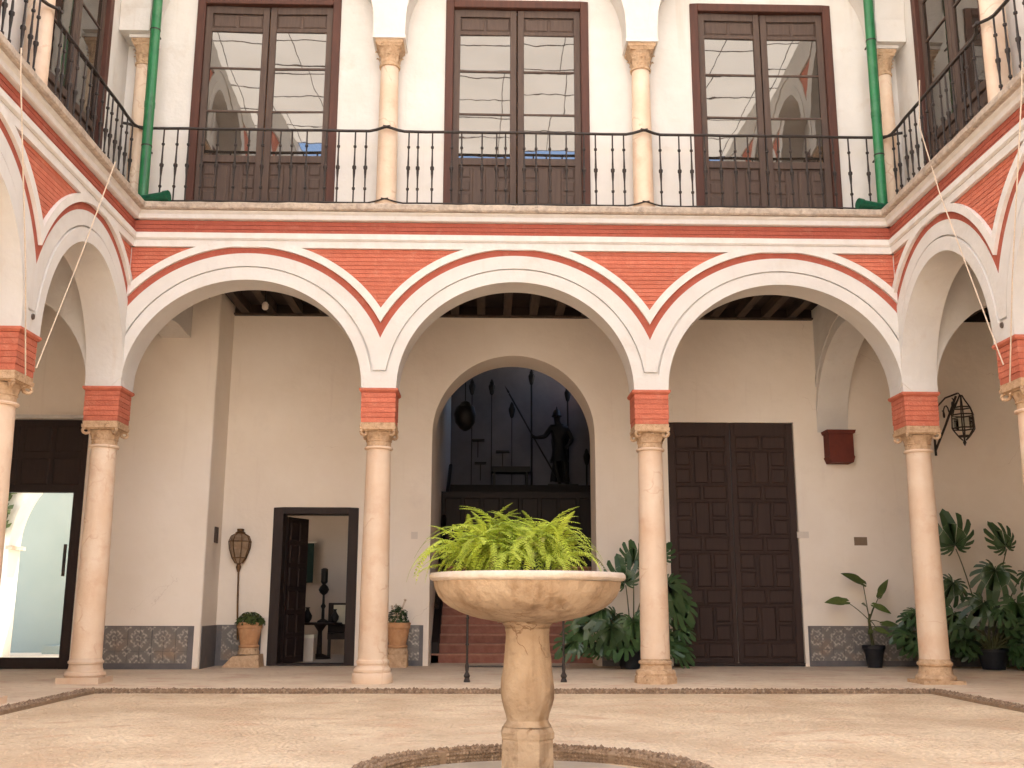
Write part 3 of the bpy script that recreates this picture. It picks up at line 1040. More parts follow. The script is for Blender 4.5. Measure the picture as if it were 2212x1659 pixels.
def upper_arcade(label, loc, rotz, h, centers, cf, cl):
    t = thing('upper_arcade', label, 'arcade', loc, rotz, 'upper arcades of the courtyard')
    for i, c_ in enumerate(centers):
        l_ = -(h - .24) if (i == 0 and cf) else -h
        r_ = (h - .24) if (i == len(centers) - 1 and cl) else h
        if (h, l_, r_) not in UB:
            UB[(h, l_, r_)] = upper_arch(h, l_, r_)
        for k, me in UB[(h, l_, r_)].items():
            link(k.split('.')[0], me, t, (c_, 0, 0))
    return t
upper_arcade('white upper arches above the three back balcony doors', (0, 0, 0), 0, HB, [-3.7, 0, 3.7], True, True)
ual = upper_arcade('white upper arches along the left side of the courtyard', (-XF, 0, 0), R(90), HS, list(reversed(SIDE_C)), False, True)
uar = upper_arcade('white upper arches along the right side of the courtyard', (XF, 0, 0), R(-90), HS, [-c for c in SIDE_C], True, False)

# ---------------------------------------------------------------- columns
def acanthus(mb, r, z0, h, n, lean=.3, wdt=.06):
    for i in range(n):
        a = 2 * PI * i / n
        ca, sa = math.cos(a), math.sin(a)
        pts = [(r * .98, z0, wdt), (r * 1.08, z0 + h * .5, wdt * 1.1), (r * 1.2, z0 + h * .85, wdt * .8), (r * 1.42, z0 + h, wdt * .5), (r * 1.48, z0 + h * .88, wdt * .25)]
        vs = []
        for rr, z, wd in pts:
            for s in (-1, 0, 1):
                q = rr + (0.012 if s == 0 else 0)
                vs.append((q * ca - s * wd * sa, q * sa + s * wd * ca, z))
        fs = []
        for k in range(len(pts) - 1):
            for s in range(2):
                fs.append((k * 3 + s, k * 3 + s + 1, k * 3 + s + 4, k * 3 + s + 3))
        mb.add(vs, fs)
def square_slab(mb, h0, z0, h1, z1):
    mb.add([(-h0, -h0, z0), (h0, -h0, z0), (h0, h0, z0), (-h0, h0, z0), (-h1, -h1, z1), (h1, -h1, z1), (h1, h1, z1), (-h1, h1, z1)],
           [(0, 3, 2, 1), (4, 5, 6, 7), (0, 1, 5, 4), (1, 2, 6, 5), (2, 3, 7, 6), (3, 0, 4, 7)])
def shaft_mesh(r0, r1, z0, z1, seed):
    random.seed(seed)
    prof = []
    n = 26
    for i in range(n + 1):
        t = i / n
        r = r0 + (r1 - r0) * t + 0.006 * math.sin(PI * t)
        prof.append((r * (1 + random.uniform(-.004, .004)), z0 + (z1 - z0) * t))
    return MB().lathe(prof, 32, wob=.006).mesh('shaft', M['marble'], 50)
shafts = [shaft_mesh(.192, .162, .31, 3.05, k) for k in range(4)]
cap = MB()
cap.lathe([(.166, 3.088), (.164, 3.15), (.176, 3.156), (.176, 3.168), (.163, 3.174), (.165, 3.20), (.19, 3.25), (.214, 3.272)], 24)
acanthus(cap, .165, 3.165, .10, 8, wdt=.045)
square_slab(cap, .196, 3.282, .214, 3.30)
square_slab(cap, .236, 3.30, .242, 3.345)
square_slab(cap, .226, 3.347, .232, 3.39)
for sx in (-1, 1):
    for sy in (-1, 1):
        pts = [(.19 * sx + .036 * math.cos(a) * sx, .19 * sy + .036 * math.cos(a) * sy, 3.262 + .036 * math.sin(a)) for a in [k * PI / 4 for k in range(9)]]
        cap.tube(pts, .020, 6)
cap_me = cap.mesh('capital', M['capital'], 40)
neck_me = MB().lathe([(.163, 3.045), (.188, 3.05), (.197, 3.066), (.188, 3.082), (.165, 3.086)], 28).mesh('astragal', M['marble'], 40)
base_round = MB().lathe([(.262, 0), (.268, .03), (.262, .115), (.252, .13), (.236, .135), (.245, .15), (.245, .175), (.228, .19), (.205, .215), (.2, .24), (.214, .245), (.218, .27), (.212, .288), (.196, .295), (.194, .312)], 32, wob=.012).mesh('base', M['marble'], 35)
b2 = MB()
b2.box(-.275, .275, -.275, .275, 0, .045)
b2.lathe([(.255, .045), (.262, .07), (.25, .10), (.222, .115), (.205, .17), (.202, .22), (.225, .235), (.228, .262), (.20, .285), (.194, .312)], 24, wob=.01)
base_slab = b2.mesh('base', M['capital'], 35)
b3 = MB()
b3.lathe([(.285, 0), (.28, .085), (.262, .10), (.268, .13), (.255, .165), (.215, .18), (.205, .235), (.225, .25), (.225, .275), (.2, .29), (.194, .312)], 8, wob=.03)
base_oct = b3.mesh('base', M['capital'], 30)
b4 = MB()
b4.box(-.27, .27, -.27, .27, 0, .075)
b4.lathe([(.25, .075), (.262, .10), (.25, .135), (.225, .15), (.21, .19), (.205, .235), (.22, .245), (.222, .27), (.2, .29), (.194, .312)], 28)
base_sq = b4.mesh('base', M['marble'], 35)
# red brick impost block of separate courses
cr = []
for k in range(6):
    z0_ = 3.392 + k * .0685
    hw = .232 if k else .226
    m_ = MB().box(-hw, hw, -hw, hw, z0_ + .004, z0_ + .065)
    cr.append(m_.mesh('brick_course', M['red']))
core_me = MB().box(-.221, .221, -.221, .221, 3.391, 3.81).mesh('impost_core', M['mortar'])
capm = MB()
square_slab(capm, .24, 3.806, .262, 3.83)
square_slab(capm, .262, 3.83, .262, 3.858)
imcap = capm.mesh('impost_moulding', M['red'])
def column(x, y, label, base, k, rot=0):
    t = thing('stone_column', label, 'column', (x, y, 0), 0, 'lower arcade columns')
    link('base', base, t)
    link('shaft', shafts[k % 4], t, rot=(0, 0, k * 1.3))
    link('astragal', neck_me, t)
    link('capital', cap_me, t)
    im = link('impost_block', core_me, t)
    for m_ in cr:
        link('brick_course', m_, im)
    link('impost_moulding', imcap, im)
    return t
column(-5.55, .24, 'peach marble corner column in front of the plain wall left of the leaning lantern', base_sq, 0)
column(-1.85, .24, 'peach marble column just right of the small open doorway', base_round, 1)
column(1.85, .24, 'peach marble column with weathered eight-sided base at the left edge of the big door', base_oct, 2)
column(5.55, .24, 'pale marble corner column between the potted plant and the monstera at right', base_slab, 3)
for i in range(1, 4):
    y = .24 - 2 * HS * i
    wh = ['nearest the back corner', 'second from the back corner', 'third from the back corner'][i - 1]
    column(-5.55, y, 'marble column of the left side arcade, ' + wh, base_sq, i)
    column(5.55, y, 'marble column of the right side arcade, ' + wh, base_sq, i + 1)
random.seed(11)
# upper columns
us = []
for k in range(3):
    random.seed(40 + k)
    prof = [((.145 + (.130 - .145) * i / 16 + .004 * math.sin(PI * i / 16)) * (1 + random.uniform(-.006, .006)), 6.60 + 2.10 * i / 16) for i in range(17)]
    us.append(MB().lathe(prof, 28, wob=.01).mesh('shaft', M['marble'], 50))
ub = MB()
ub.lathe([(.20, 6.43), (.205, 6.50), (.19, 6.53), (.165, 6.55), (.16, 6.575), (.168, 6.585), (.165, 6.60), (.146, 6.61)], 24, wob=.02)
ub_me = ub.mesh('base', M['marble'], 35)
uc = MB()
uc.lathe([(.132, 8.70), (.152, 8.705), (.156, 8.73), (.14, 8.745), (.128, 8.76), (.132, 8.86), (.155, 8.95), (.185, 8.99)], 24)
acanthus(uc, .13, 8.75, .12, 8, wdt=.04)
acanthus(uc, .145, 8.85, .13, 8, wdt=.035)
square_slab(uc, .17, 8.99, .19, 9.03)
square_slab(uc, .20, 9.03, .205, 9.08)
uc_me = uc.mesh('capital', M['capital'], 40)
uim = MB()
uim.box(-.238, .238, -.236, .205, 9.08, 9.128)
ui_me = uim.mesh('impost', M['trim'])
uib = MB().box(-.235, .235, -.233, .205, 6.44, 6.445)
def ucolumn(x, y, label, k, rz=0):
    t = thing('upper_column', label, 'column', (x, y, 0), rz, 'upper gallery columns')
    link('base', ub_me, t)
    link('shaft', us[k % 3], t, rot=(0, 0, k * 1.1))
    link('capital', uc_me, t)
    link('impost', ui_me, t)
    return t
cu1 = ucolumn(-5.46, .27, 'upper column half hidden in the corner behind the left green downpipe', 0)
for c_ in (cu1,) if 'cu1' in globals() else ():
    c_.scale = (.74, .74, 1)
ucolumn(-1.85, .24, 'upper column between the left and middle balcony doors', 1)
ucolumn(1.85, .24, 'upper column between the middle and right balcony doors', 2)
cu2 = ucolumn(5.50, .27, 'upper column in the corner beside the right green downpipe', 0)
for i in range(1, 4):
    y = .24 - 2 * HS * i
    wh = ['nearest the back corner', 'second from the back corner', 'third from the back corner'][i - 1]
    ucolumn(-5.55, y, 'upper column of the left side, ' + wh, i, R(90))
    ucolumn(5.55, y, 'upper column of the right side, ' + wh, i + 1, R(-90))
cu2.scale = (.74, .74, 1)
part('corner_pier', MB().box(0.0, .445, 0.012, .445, UZ + .002, 11.34), 'white', ual)
part('corner_pier', MB().box(-.445, 0.0, 0.012, .445, UZ + .002, 11.34), 'white', uar)

# ---------------------------------------------------------------- balcony railings
bal = MB()
H0, H1 = 6.565, 7.66
bal.lathe([(.0115, H0), (.0115, H0 + .19), (.023, H0 + .20), (.023, H0 + .225), (.0115, H0 + .235), (.012, H0 + .36), (.019, H0 + .45), (.020, H0 + .50), (.030, H0 + .515), (.030, H0 + .55),
           (.016, H0 + .565), (.015, H0 + .62), (.0115, H0 + .72), (.0115, H0 + .83), (.023, H0 + .84), (.023, H0 + .865), (.0115, H0 + .875), (.0115, H1)], 8)
bal_me = bal.mesh('baluster', M['iron'], 40)
RY = 0.12
def railing(label, loc, rotz, a, b, n, curl=True):
    t = thing('balcony_railing', label, 'railing', loc, rotz, 'iron balcony railings')
    def rail(z, r, name):
        pts = [(a - .22, RY - .10, z + .03), (a - .14, RY - .075, z + .028), (a - .02, RY - .02, z + .012), (a + .08, RY, z)]
        k = 10
        for i in range(1, k):
            pts.append((a + .08 + (b - a - .16) * i / k, RY + .003 * math.sin(i * 2.3), z + random.uniform(-.004, .004)))
        pts += [(b - .08, RY, z), (b + .02, RY - .02, z + .012), (b + .14, RY - .075, z + .028), (b + .22, RY - .10, z + .03)]
        if not curl:
            pts = pts[2:-2]
        part(name, MB().tube(pts, r, 6), 'iron', t, smooth=60)
    rail(H1, .023, 'top_rail')
    rail(H0, .013, 'bottom_rail')
    for i in range(n):
        x = a + (b - a) * (i + .5) / n
        link('baluster', bal_me, t, (x + random.uniform(-.006, .006), RY, 0), (0, random.uniform(-.006, .006), 0))
    return t
for i, (c_, lab) in enumerate(((-3.7, 'black iron railing in front of the left balcony door'), (0, 'black iron railing in front of the middle balcony door'), (3.7, 'black iron railing in front of the right balcony door'))):
    railing(lab, (0, 0, 0), 0, c_ - 1.85 + .17, c_ + 1.85 - .17, 16)
WH = ['in the first bay from the back corner', 'in the second bay from the back corner', 'in the third bay from the back corner', 'in the fourth bay from the back corner']
for i, c_ in enumerate(SIDE_C):
    railing('black iron railing of the left side ' + WH[i], (-XF, 0, 0), R(90), c_ - HS + .17, c_ + HS - .17, 14)
    railing('black iron railing of the right side ' + WH[i], (XF, 0, 0), R(-90), -c_ - HS + .17, -c_ + HS - .17, 14)

# ---------------------------------------------------------------- balcony doors
def raised(w_, h_, d=.014, g=.02):
    """panel with sloped edges, front toward -y, base at y=0"""
    g = min(g, w_ * .3, h_ * .3)
    return MB().add([(0, 0, 0), (w_, 0, 0), (w_, 0, h_), (0, 0, h_), (g, -d, g), (w_ - g, -d, g), (w_ - g, -d, h_ - g), (g, -d, h_ - g)],
                    [(4, 5, 6, 7), (0, 1, 5, 4), (1, 2, 6, 5), (2, 3, 7, 6), (3, 0, 4, 7), (3, 2, 1, 0)])
PC = {}
def panel(parent, x, z, w_, h_, y, m='wood', name='panel'):
    k = (round(w_, 3), round(h_, 3), m)
    if k not in PC:
        PC[k] = raised(w_, h_).mesh('panel', M[m])
    return link(name, PC[k], parent, (x, y, z))
def balcony_door(label, loc, rotz, cx, hw, yw, ajar=(0, 0)):
    """casing + two leaves; local frame of the facade, door plane at yw"""
    t = thing('balcony_door', label, 'door', loc, rotz, 'upper balcony doors')
    zb, zt = 6.44, 9.965
    fr = MB()
    fr.box(cx - hw, cx - hw + .12, yw - .035, yw + .12, zb, zt)
    fr.box(cx + hw - .12, cx + hw, yw - .035, yw + .12, zb, zt)
    fr.box(cx - hw + .12, cx + hw - .12, yw - .035, yw + .12, zt - .12, zt)
    bevel(part('casing', fr, 'woodred', t), .008, 1)
    lw = hw - .125
    for s in (-1, 1):
        # leaf local: hinge at x=0, extends +x for left (s=-1) and -x for right
        lf = MB()
        X = lambda a: a if s < 0 else -a
        def bx(a, b, y0, y1, z0, z1):
            p, q = sorted((X(a), X(b)))
            lf.box(p, q, y0, y1, z0, z1)
        L = lw - .004
        bx(0, .095, 0, .05, zb + .01, 9.835)
        bx(L - .095, L, -.004, .05, zb + .01, 9.835)
        for z0, z1 in ((zb + .01, 6.70), (7.32, 7.43), (9.42, 9.48), (9.72, 9.835)):
            bx(.095, L - .095, 0, .05, z0, z1)
        for z in (8.13, 8.825):
            bx(.095, L - .095, .006, .044, z - .016, z + .016)
        bx(.095, L - .095, .03, .05, 6.70, 7.32)
        bx(.095, L - .095, .03, .05, 9.48, 9.72)
        leaf = part('leaf', lf, 'wood', t, (cx + s * (hw - .12), yw + .03, 0), (0, 0, R(ajar[0 if s < 0 else 1]) * (1 if s < 0 else -1)))
        bevel(leaf, .006, 1)
        zz = [7.43, 8.13, 8.825, 9.42]
        for k in range(3):
            a, b = sorted((X(.095), X(L - .095)))
            z0p, z1p = zz[k] + (.016 if k else 0), zz[k + 1] - (.016 if k < 2 else 0)
            pn = MB().box(-(b - a) / 2, (b - a) / 2, -.003, .003, -(z1p - z0p) / 2, (z1p - z0p) / 2)
            part('pane', pn, 'pane', leaf, ((a + b) / 2, .025, (z0p + z1p) / 2), (R(random.uniform(-.55, .55)), 0, R(random.uniform(-.7, .7))))
        # small raised panels: top pair, bottom pattern
        W_ = L - .19
        def pnl(a, w_, z0, h_):
            x0 = min(X(.095 + a), X(.095 + a + w_))
            panel(leaf, x0, z0, w_, h_, .029)
        pnl(.012, W_ / 2 - .025, 9.50, .20)
        pnl(W_ / 2 + .013, W_ / 2 - .025, 9.50, .20)
        q = W_ / 4
        for zq in (6.715, 6.92, 7.125):
            pnl(.012, q - .024, zq, .165)
            pnl(3 * q + .012, q - .024, zq, .165)
        pnl(q + .012, q - .024, 6.715, .575)
        pnl(2 * q + .012, q - .024, 6.715, .575)
    return t
balcony_door('left of the three balcony doors above the back arcade', (0, 0, 0), 0, -3.70, DW, .45, (1.5, 1.0))
balcony_door('middle of the three balcony doors above the back arcade', (0, 0, 0), 0, .03, DW, .45, (0.3, 0.2))
balcony_door('right of the three balcony doors above the back arcade', (0, 0, 0), 0, 3.73, DW, .45, (0.6, 1.5))
for i, c_ in enumerate(SIDE_C):
    balcony_door('balcony door of the left side ' + WH[i], (-XF, 0, 0), R(90), c_, SDW, .45)
    balcony_door('balcony door of the right side ' + WH[i], (XF, 0, 0), R(-90), -c_, SDW, .45)

# ---------------------------------------------------------------- green downpipes
def downpipe(label, x0, x1, sx):
    t = thing('downpipe', label, 'drainpipe', (0, 0, 0), 0, 'green downpipes')
    part('pipe', MB().tube([(x0, -.04, 6.52), (x1, -.04, 11.3)], .070, 20), 'green', t, smooth=60)
    for z in (7.9, 10.2):
        xx = x0 + (x1 - x0) * (z - 6.52) / 4.8
        part('pipe_collar', MB().tube([(xx, -.04, z), (xx, -.04, z + .08)], .075, 20), 'green', t, smooth=60)
    for z in (7.3, 9.1):
        xx = x0 + (x1 - x0) * (z - 6.52) / 4.8
        part('bracket', MB().tube([(xx, -.04, z), (xx, -.04, z + .02)], .0745, 16).box(xx - .010, xx + .010, .03, .20, z, z + .02), 'iron', t)
    b = sx
    pp = [(x0 - b * .03, -.04, 6.56), (x0 - b * .02, -.06, 6.50), (x0 + b * .08, -.10, 6.49), (x0 + b * .36, -.16, 6.515)]
    part('spout', MB().tube(pp, .068, 16), 'dgreen', t, smooth=60)
    part('spout_mouth', MB().tube([(x0 + b * .33, -.155, 6.513), (x0 + b * .40, -.168, 6.52)], .079, 16), 'dgreen', t, smooth=60)
downpipe('green downpipe in front of the left upper corner', -5.205, -5.225, 1)
downpipe('green downpipe in front of the right upper corner', 5.205, 5.225, -1)

# ---------------------------------------------------------------- ropes
def rope(label, pts, r=.008):
    o = part('awning_rope', MB().tube(pts, r, 6), 'rope', smooth=60)
    tag(o, label, 'rope', 'thin awning ropes')
    return o
rope('thin slanting rope from the left railing down to the near left capital', [(-5.1, -1.42, 6.46), (-5.14, -2.1, 5.0), (-5.19, -2.88, 3.45)])
rope('thin slanting rope from the right railing down to the near right capital', [(5.19, -1.57, 7.66), (5.115, -1.62, 7.0), (5.13, -2.0, 5.9), (5.20, -2.98, 3.55)])
rope('thin nearly upright rope at the left edge coming down to the near left capital', [(-5.12, -4.10, 6.5), (-5.10, -4.09, 6.2), (-5.17, -3.4, 4.4), (-5.24, -3.0, 3.35)])

rope('thin nearly upright rope at the right edge coming down to the near right capital', [(5.12, -4.12, 6.5), (5.10, -4.09, 6.2), (5.17, -3.4, 4.4), (5.24, -3.0, 3.35)])

# ---------------------------------------------------------------- awning over the courtyard
def awning(label, y0, y1):
    t = thing('awning', label, 'awning', (0, 0, 0), 0, 'canvas awnings over the courtyard')
    mbx = MB()
    nx, ny = 44, int((y1 - y0) / .25)
    def hz(x, y):
        return 11.42 - .10 * math.cos(x * PI / 10.8) + .010 * math.sin(y * 2 * PI / 1.9) + .012 * math.sin(x * 1.7 + y * .9) + .012 * math.sin(x * 5.1 + y * 1.3) + .01 * math.sin(y * 7 + x * 2)
    for j in range(ny + 1):
        for i in range(nx + 1):
            x = -5.4 + 10.8 * i / nx
            y = y0 + (y1 - y0) * j / ny
            mbx.v.append((x, y, hz(x, y)))
    for j in range(ny):
        for i in range(nx):
            a = j * (nx + 1) + i
            mbx.f.append((a, a + 1, a + nx + 2, a + nx + 1))
    part('canvas', mbx, 'canvas', t, smooth=60, merge=False)
    y = y0 + .02
    while y < y1:
        part('seam', MB().tube([(-5.4 + 10.8 * i / 20, y, hz(-5.4 + 10.8 * i / 20, y) - .014) for i in range(21)], .010, 5), 'metalgrey', t)
        y += .95
    for k in range(11):
        x = -5.2 + k * 1.04
        n = max(4, int((y1 - y0) / .3))
        part('wire', MB().tube([(x, y0 + (y1 - y0) * i / n, hz(x, y0 + (y1 - y0) * i / n) - .03) for i in range(n + 1)], .008, 5), 'metalgrey', t)
    return t
awning('translucent cream awning stretched over the back half of the courtyard', -7.9, .05)

# ================================================================ DOORS AND OPENINGS OF THE LOWER GALLERY
# big closed door
bd = thing('double_door', 'tall dark panelled wooden double door in the back wall at right', 'door', (2.75, 4.0, 0))
part('door_threshold', MB().box(0.0, 2.215, .02, .12, 0, .05), 'dwood', bd)
DWW, DH = 2.215, 4.12
for s in range(2):
    x0 = s * DWW / 2
    lf = MB().box(x0 + .004, x0 + DWW / 2 - .004, .07, .13, .052, DH)
    leaf = part('leaf', lf, 'bigdoor', bd)
    stl = MB()
    wv = DWW / 2
    zs_ = []
    z = .14
    hts = [.235, .575, .235, .575, .235, .575, .235, .575, .22]
    gap = .052
    rows = []
    for k, hgt in enumerate(hts):
        rows.append((z, hgt * .96, k % 2 == 0))
        z += hgt * .96 + gap
    xa, xb = x0 + .14, x0 + wv - .14
    if s == 0: xb = x0 + wv - .09
    else: xa = x0 + .09
    Wd = xb - xa
    # rails and stiles proud of the leaf
    stl.box(x0 + .006, xa - .012, .05, .069, .054, DH - .004)
    stl.box(xb + .012, x0 + wv - .006, .05, .069, .054, DH - .004)
    zz = .054
    for (z0, hh, wide) in rows:
        stl.box(xa - .012, xb + .012, .05, .069, zz, z0 - .012)
        zz = z0 + hh + .012
    stl.box(xa - .012, xb + .012, .05, .069, zz, DH - .004)
    for (z0, hh, wide) in rows:
        if wide:
            stl.box(xa + Wd / 2 - .022, xa + Wd / 2 + .022, .05, .069, z0 - .011, z0 + hh + .011)
        else:
            stl.box(xa + Wd / 3 - .02, xa + Wd / 3 + .02, .05, .069, z0 - .011, z0 + hh + .011)
            stl.box(xa + 2 * Wd / 3 - .02, xa + 2 * Wd / 3 + .02, .05, .069, z0 - .011, z0 + hh + .011)
            for q in (0, 2):
                a = xa - .011 if q == 0 else xa + 2 * Wd / 3 + .021
                b = xa + Wd / 3 - .021 if q == 0 else xb + .011
                stl.box(a, b, .05, .069, z0 + hh / 2 - .02, z0 + hh / 2 + .02)
    bevel(part('stile_frame', stl, 'bigdoor', leaf), .006, 1)
    for (z0, hh, wide) in rows:
        if wide:
            for q in range(2):
                panel(leaf, xa + q * Wd / 2 + (.03 if q else .005), z0, Wd / 2 - .035, hh, .068, 'bigdoor')
        else:
            for q in range(3):
                w3 = Wd / 3 - .05
                xx = xa + q * Wd / 3 + (.025 if q else .008)
                if q == 1:
                    panel(leaf, xx + .005, z0, w3, hh, .068, 'bigdoor')
                else:
                    panel(leaf, xx, z0, w3, hh / 2 - .03, .068, 'bigdoor')
                    panel(leaf, xx, z0 + hh / 2 + .03, w3, hh / 2 - .03, .068, 'bigdoor')

# small open door
sdr = thing('open_door', 'dark wooden doorway standing open onto a dim room at left', 'door', (-3.99, 4.0, 0))
fr = MB()
fr.box(0, .17, -.02, .30, 0, 2.60)
fr.box(1.27, 1.44, -.02, .30, 0, 2.60)
fr.box(.17, 1.27, -.02, .30, 2.49, 2.60)
bevel(part('door_frame', fr, 'dwood', sdr), .01, 2)
part('threshold', MB().box(.17, 1.27, -.01, .30, 0, .035), 'dwood', sdr)
lf = MB()
lf.box(0, .62, 0, .045, .02, 2.47)
leaf = part('leaf', lf, 'dwood', sdr, (.20, .31, 0), (0, 0, R(66)))
for k in range(6):
    z0 = .12 + k * .39
    panel(leaf, .07, z0, .21, .32, -.001, 'dwood')
    panel(leaf, .34, z0, .21, .32, -.001, 'dwood')

# glazed door to the second patio
gd = thing('glazed_door', 'dark framed glass door at far left opening onto a bright patio', 'door', (-9.0, 3.05, 0))
g = MB()
g.box(0, 2.14, .05, .20, 2.75, 3.93)
part('transom', g, 'dwood', gd)
for k in range(4):
    panel(gd, .08 + k * .51, 2.87, .44, .43, .049, 'dwood')
    panel(gd, .08 + k * .51, 3.40, .44, .43, .049, 'dwood')
g = MB()
g.box(1.98, 2.14, .02, .22, 0, 2.749)
part('jamb', g, 'dwood', gd)
part('jamb', MB().box(0.0, .12, .02, .22, 0, 2.749), 'dwood', gd)
part('sill_rail', MB().box(.12, 1.98, .06, .16, .0, .17), 'dwood', gd)
part('pane', MB().box(.12, 1.98, .10, .11, .171, 2.748), 'clear', gd)
part('handle', MB().box(1.90, 1.945, .02, .045, 1.42, 1.92), 'iron', gd)
part('ledge_moulding', MB().box(-.1, 2.2, -.05, 0, 3.945, 4.0), 'white', gd)

# tile dado: each tile its own piece
T = .186
def dado(label, x0, x1, y, face, rows=3, zb=.09, name='tile_dado'):
    """face 'y': in the plane y facing -Y"""
    t = thing(name, label, 'tile dado', (0, 0, 0), 0, 'tiled dados')
    part('backing', MB().box(x0, x1, y - .008, y - .001, 0.0, zb + rows * T + .01), 'plaintile', t)
    me = bevel_tile
    n = int((x1 - x0) / T)
    off = (x1 - x0 - n * T) / 2
    for r_ in range(rows):
        for i in range(n):
            link('tile', me, t, (x0 + off + i * T, y - .009 - random.uniform(0, .0015), zb + r_ * T), (0, 0, 0))
    return t
tm = MB()
e_ = .004
tm.add([(e_ / 2, 0, e_ / 2), (T - e_ / 2, 0, e_ / 2), (T - e_ / 2, 0, T - e_ / 2), (e_ / 2, 0, T - e_ / 2),
        (e_, -.006, e_), (T - e_, -.006, e_), (T - e_, -.006, T - e_), (e_, -.006, T - e_)],
       [(4, 5, 6, 7), (0, 1, 5, 4), (1, 2, 6, 5), (2, 3, 7, 6), (3, 0, 4, 7), (3, 2, 1, 0)])
bevel_tile = tm.mesh('tile', M['tile'])
dado('patterned blue-grey tiles at the foot of the projecting left wall', -6.42, -4.95, 3.05, 'y')
dado('patterned tiles behind the first terracotta pot left of the open door', -4.84, -4.10, 4.0, 'y')
dado('narrow patterned tiles between the second pot and the stair arch', -2.10, -1.42, 4.0, 'y')
dado('patterned blue-grey tiles at the foot of the wall right of the big door', 5.03, 9.0, 4.0, 'y')
dado('patterned tiles behind the monstera left of the big door', 1.56, 2.70, 4.0, 'y')
o = part('slate_facing', MB().box(-4.851, -4.835, 3.10, 3.99, 0, .655), 'plaintile')
tag(o, 'plain grey slate facing on the short return wall behind the lantern', 'tile dado', 'tiled dados')

# ---------------------------------------------------------------- stair hall behind the arch
HX0, HX1, HY1 = -1.33, 2.42, 13.0
mb = MB()
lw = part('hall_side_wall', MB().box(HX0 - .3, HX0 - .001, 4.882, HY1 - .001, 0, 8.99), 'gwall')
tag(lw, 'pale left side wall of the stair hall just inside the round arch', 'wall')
mb.box(HX0 - .3, HX0, HY1, HY1 + .3, 0, 9)
mb.box(HX1, HX1 + .3, 4.45, 11.2, 0, 9)
mb.box(1.80, HX1, 4.452, 4.88, 0, WT)
mb.box(HX0 - .3, HX1, 4.452, 4.88, WT + .001, 9)
mb.box(HX1, HX1 + .3, 12.5, HY1 + .3, 0, 9)
mb.box(HX1, HX1 + .3, 11.2, 12.5, 0, 6.3)  # unseen opening added above here to let sky light reach the landing
mb.box(HX1, HX1 + .3, 11.2, 12.5, 8.0, 9)
mb.box(HX0, HX1, HY1, HY1 + .3, 0, 9)
mb.box(HX0 - .3, HX1 + .3, 4.46, HY1 + .3, 9, 9.2)
# inner arch wall one step back
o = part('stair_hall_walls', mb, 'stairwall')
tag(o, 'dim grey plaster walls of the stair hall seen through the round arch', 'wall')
st = thing('staircase', 'brick red staircase rising behind the round arch', 'staircase', (0, 0, 0))
nst = 24
sh, sr = 0.159, 0.262
for k in range(11):
    y = 4.90 + k * sr
    yb = y + sr if k < 10 else 7.9
    part('step', MB().box(HX0 + .002, HX1 - .002, y, yb, 0 if k < 1 else k * sh - .02, (k + 1) * sh - .03), 'step', st)
    part('step_nosing', MB().box(HX0 + .002, HX1 - .002, y - .022, min(yb, y + .3) - .024, (k + 1) * sh - .029, (k + 1) * sh), 'stepedge', st)
pf = thing('timber_platform', 'dark timber faced platform above the stairs carrying the bronze figure', 'platform', (0, 0, 0))
part('platform_body', MB().box(HX0 + .004, HX1 - .004, 7.9, 11.2, 0, 3.30), 'platwood', pf)
part('platform_top', MB().box(HX0 + .004, HX1 - .004, 11.202, HY1 - .002, 0, nst * sh), 'platwood', pf)
for k in range(9):
    panel(pf, -1.25 + k * .40, 1.95, .34, 1.22, 7.899, 'platwood', 'facing_panel')
part('handrail', MB().tube([(-1.25, 4.95, .95), (-1.25, 7.85, 2.75), (-1.25, 11.0, 4.25)], .045, 10), 'platwood', st, smooth=60)
part('wall_stringer', MB().add([(-1.329, 4.9, 0), (-1.20, 4.9, 0), (-1.20, 4.9, .35), (-1.329, 4.9, .35), (-1.329, 7.89, 0), (-1.20, 7.89, 0), (-1.20, 7.89, 2.15), (-1.329, 7.89, 2.15)],
       [(0, 1, 2, 3), (4, 7, 6, 5), (0, 4, 5, 1), (3, 2, 6, 7), (1, 5, 6, 2), (0, 3, 7, 4)]), 'platwood', st)
LZ = nst * sh
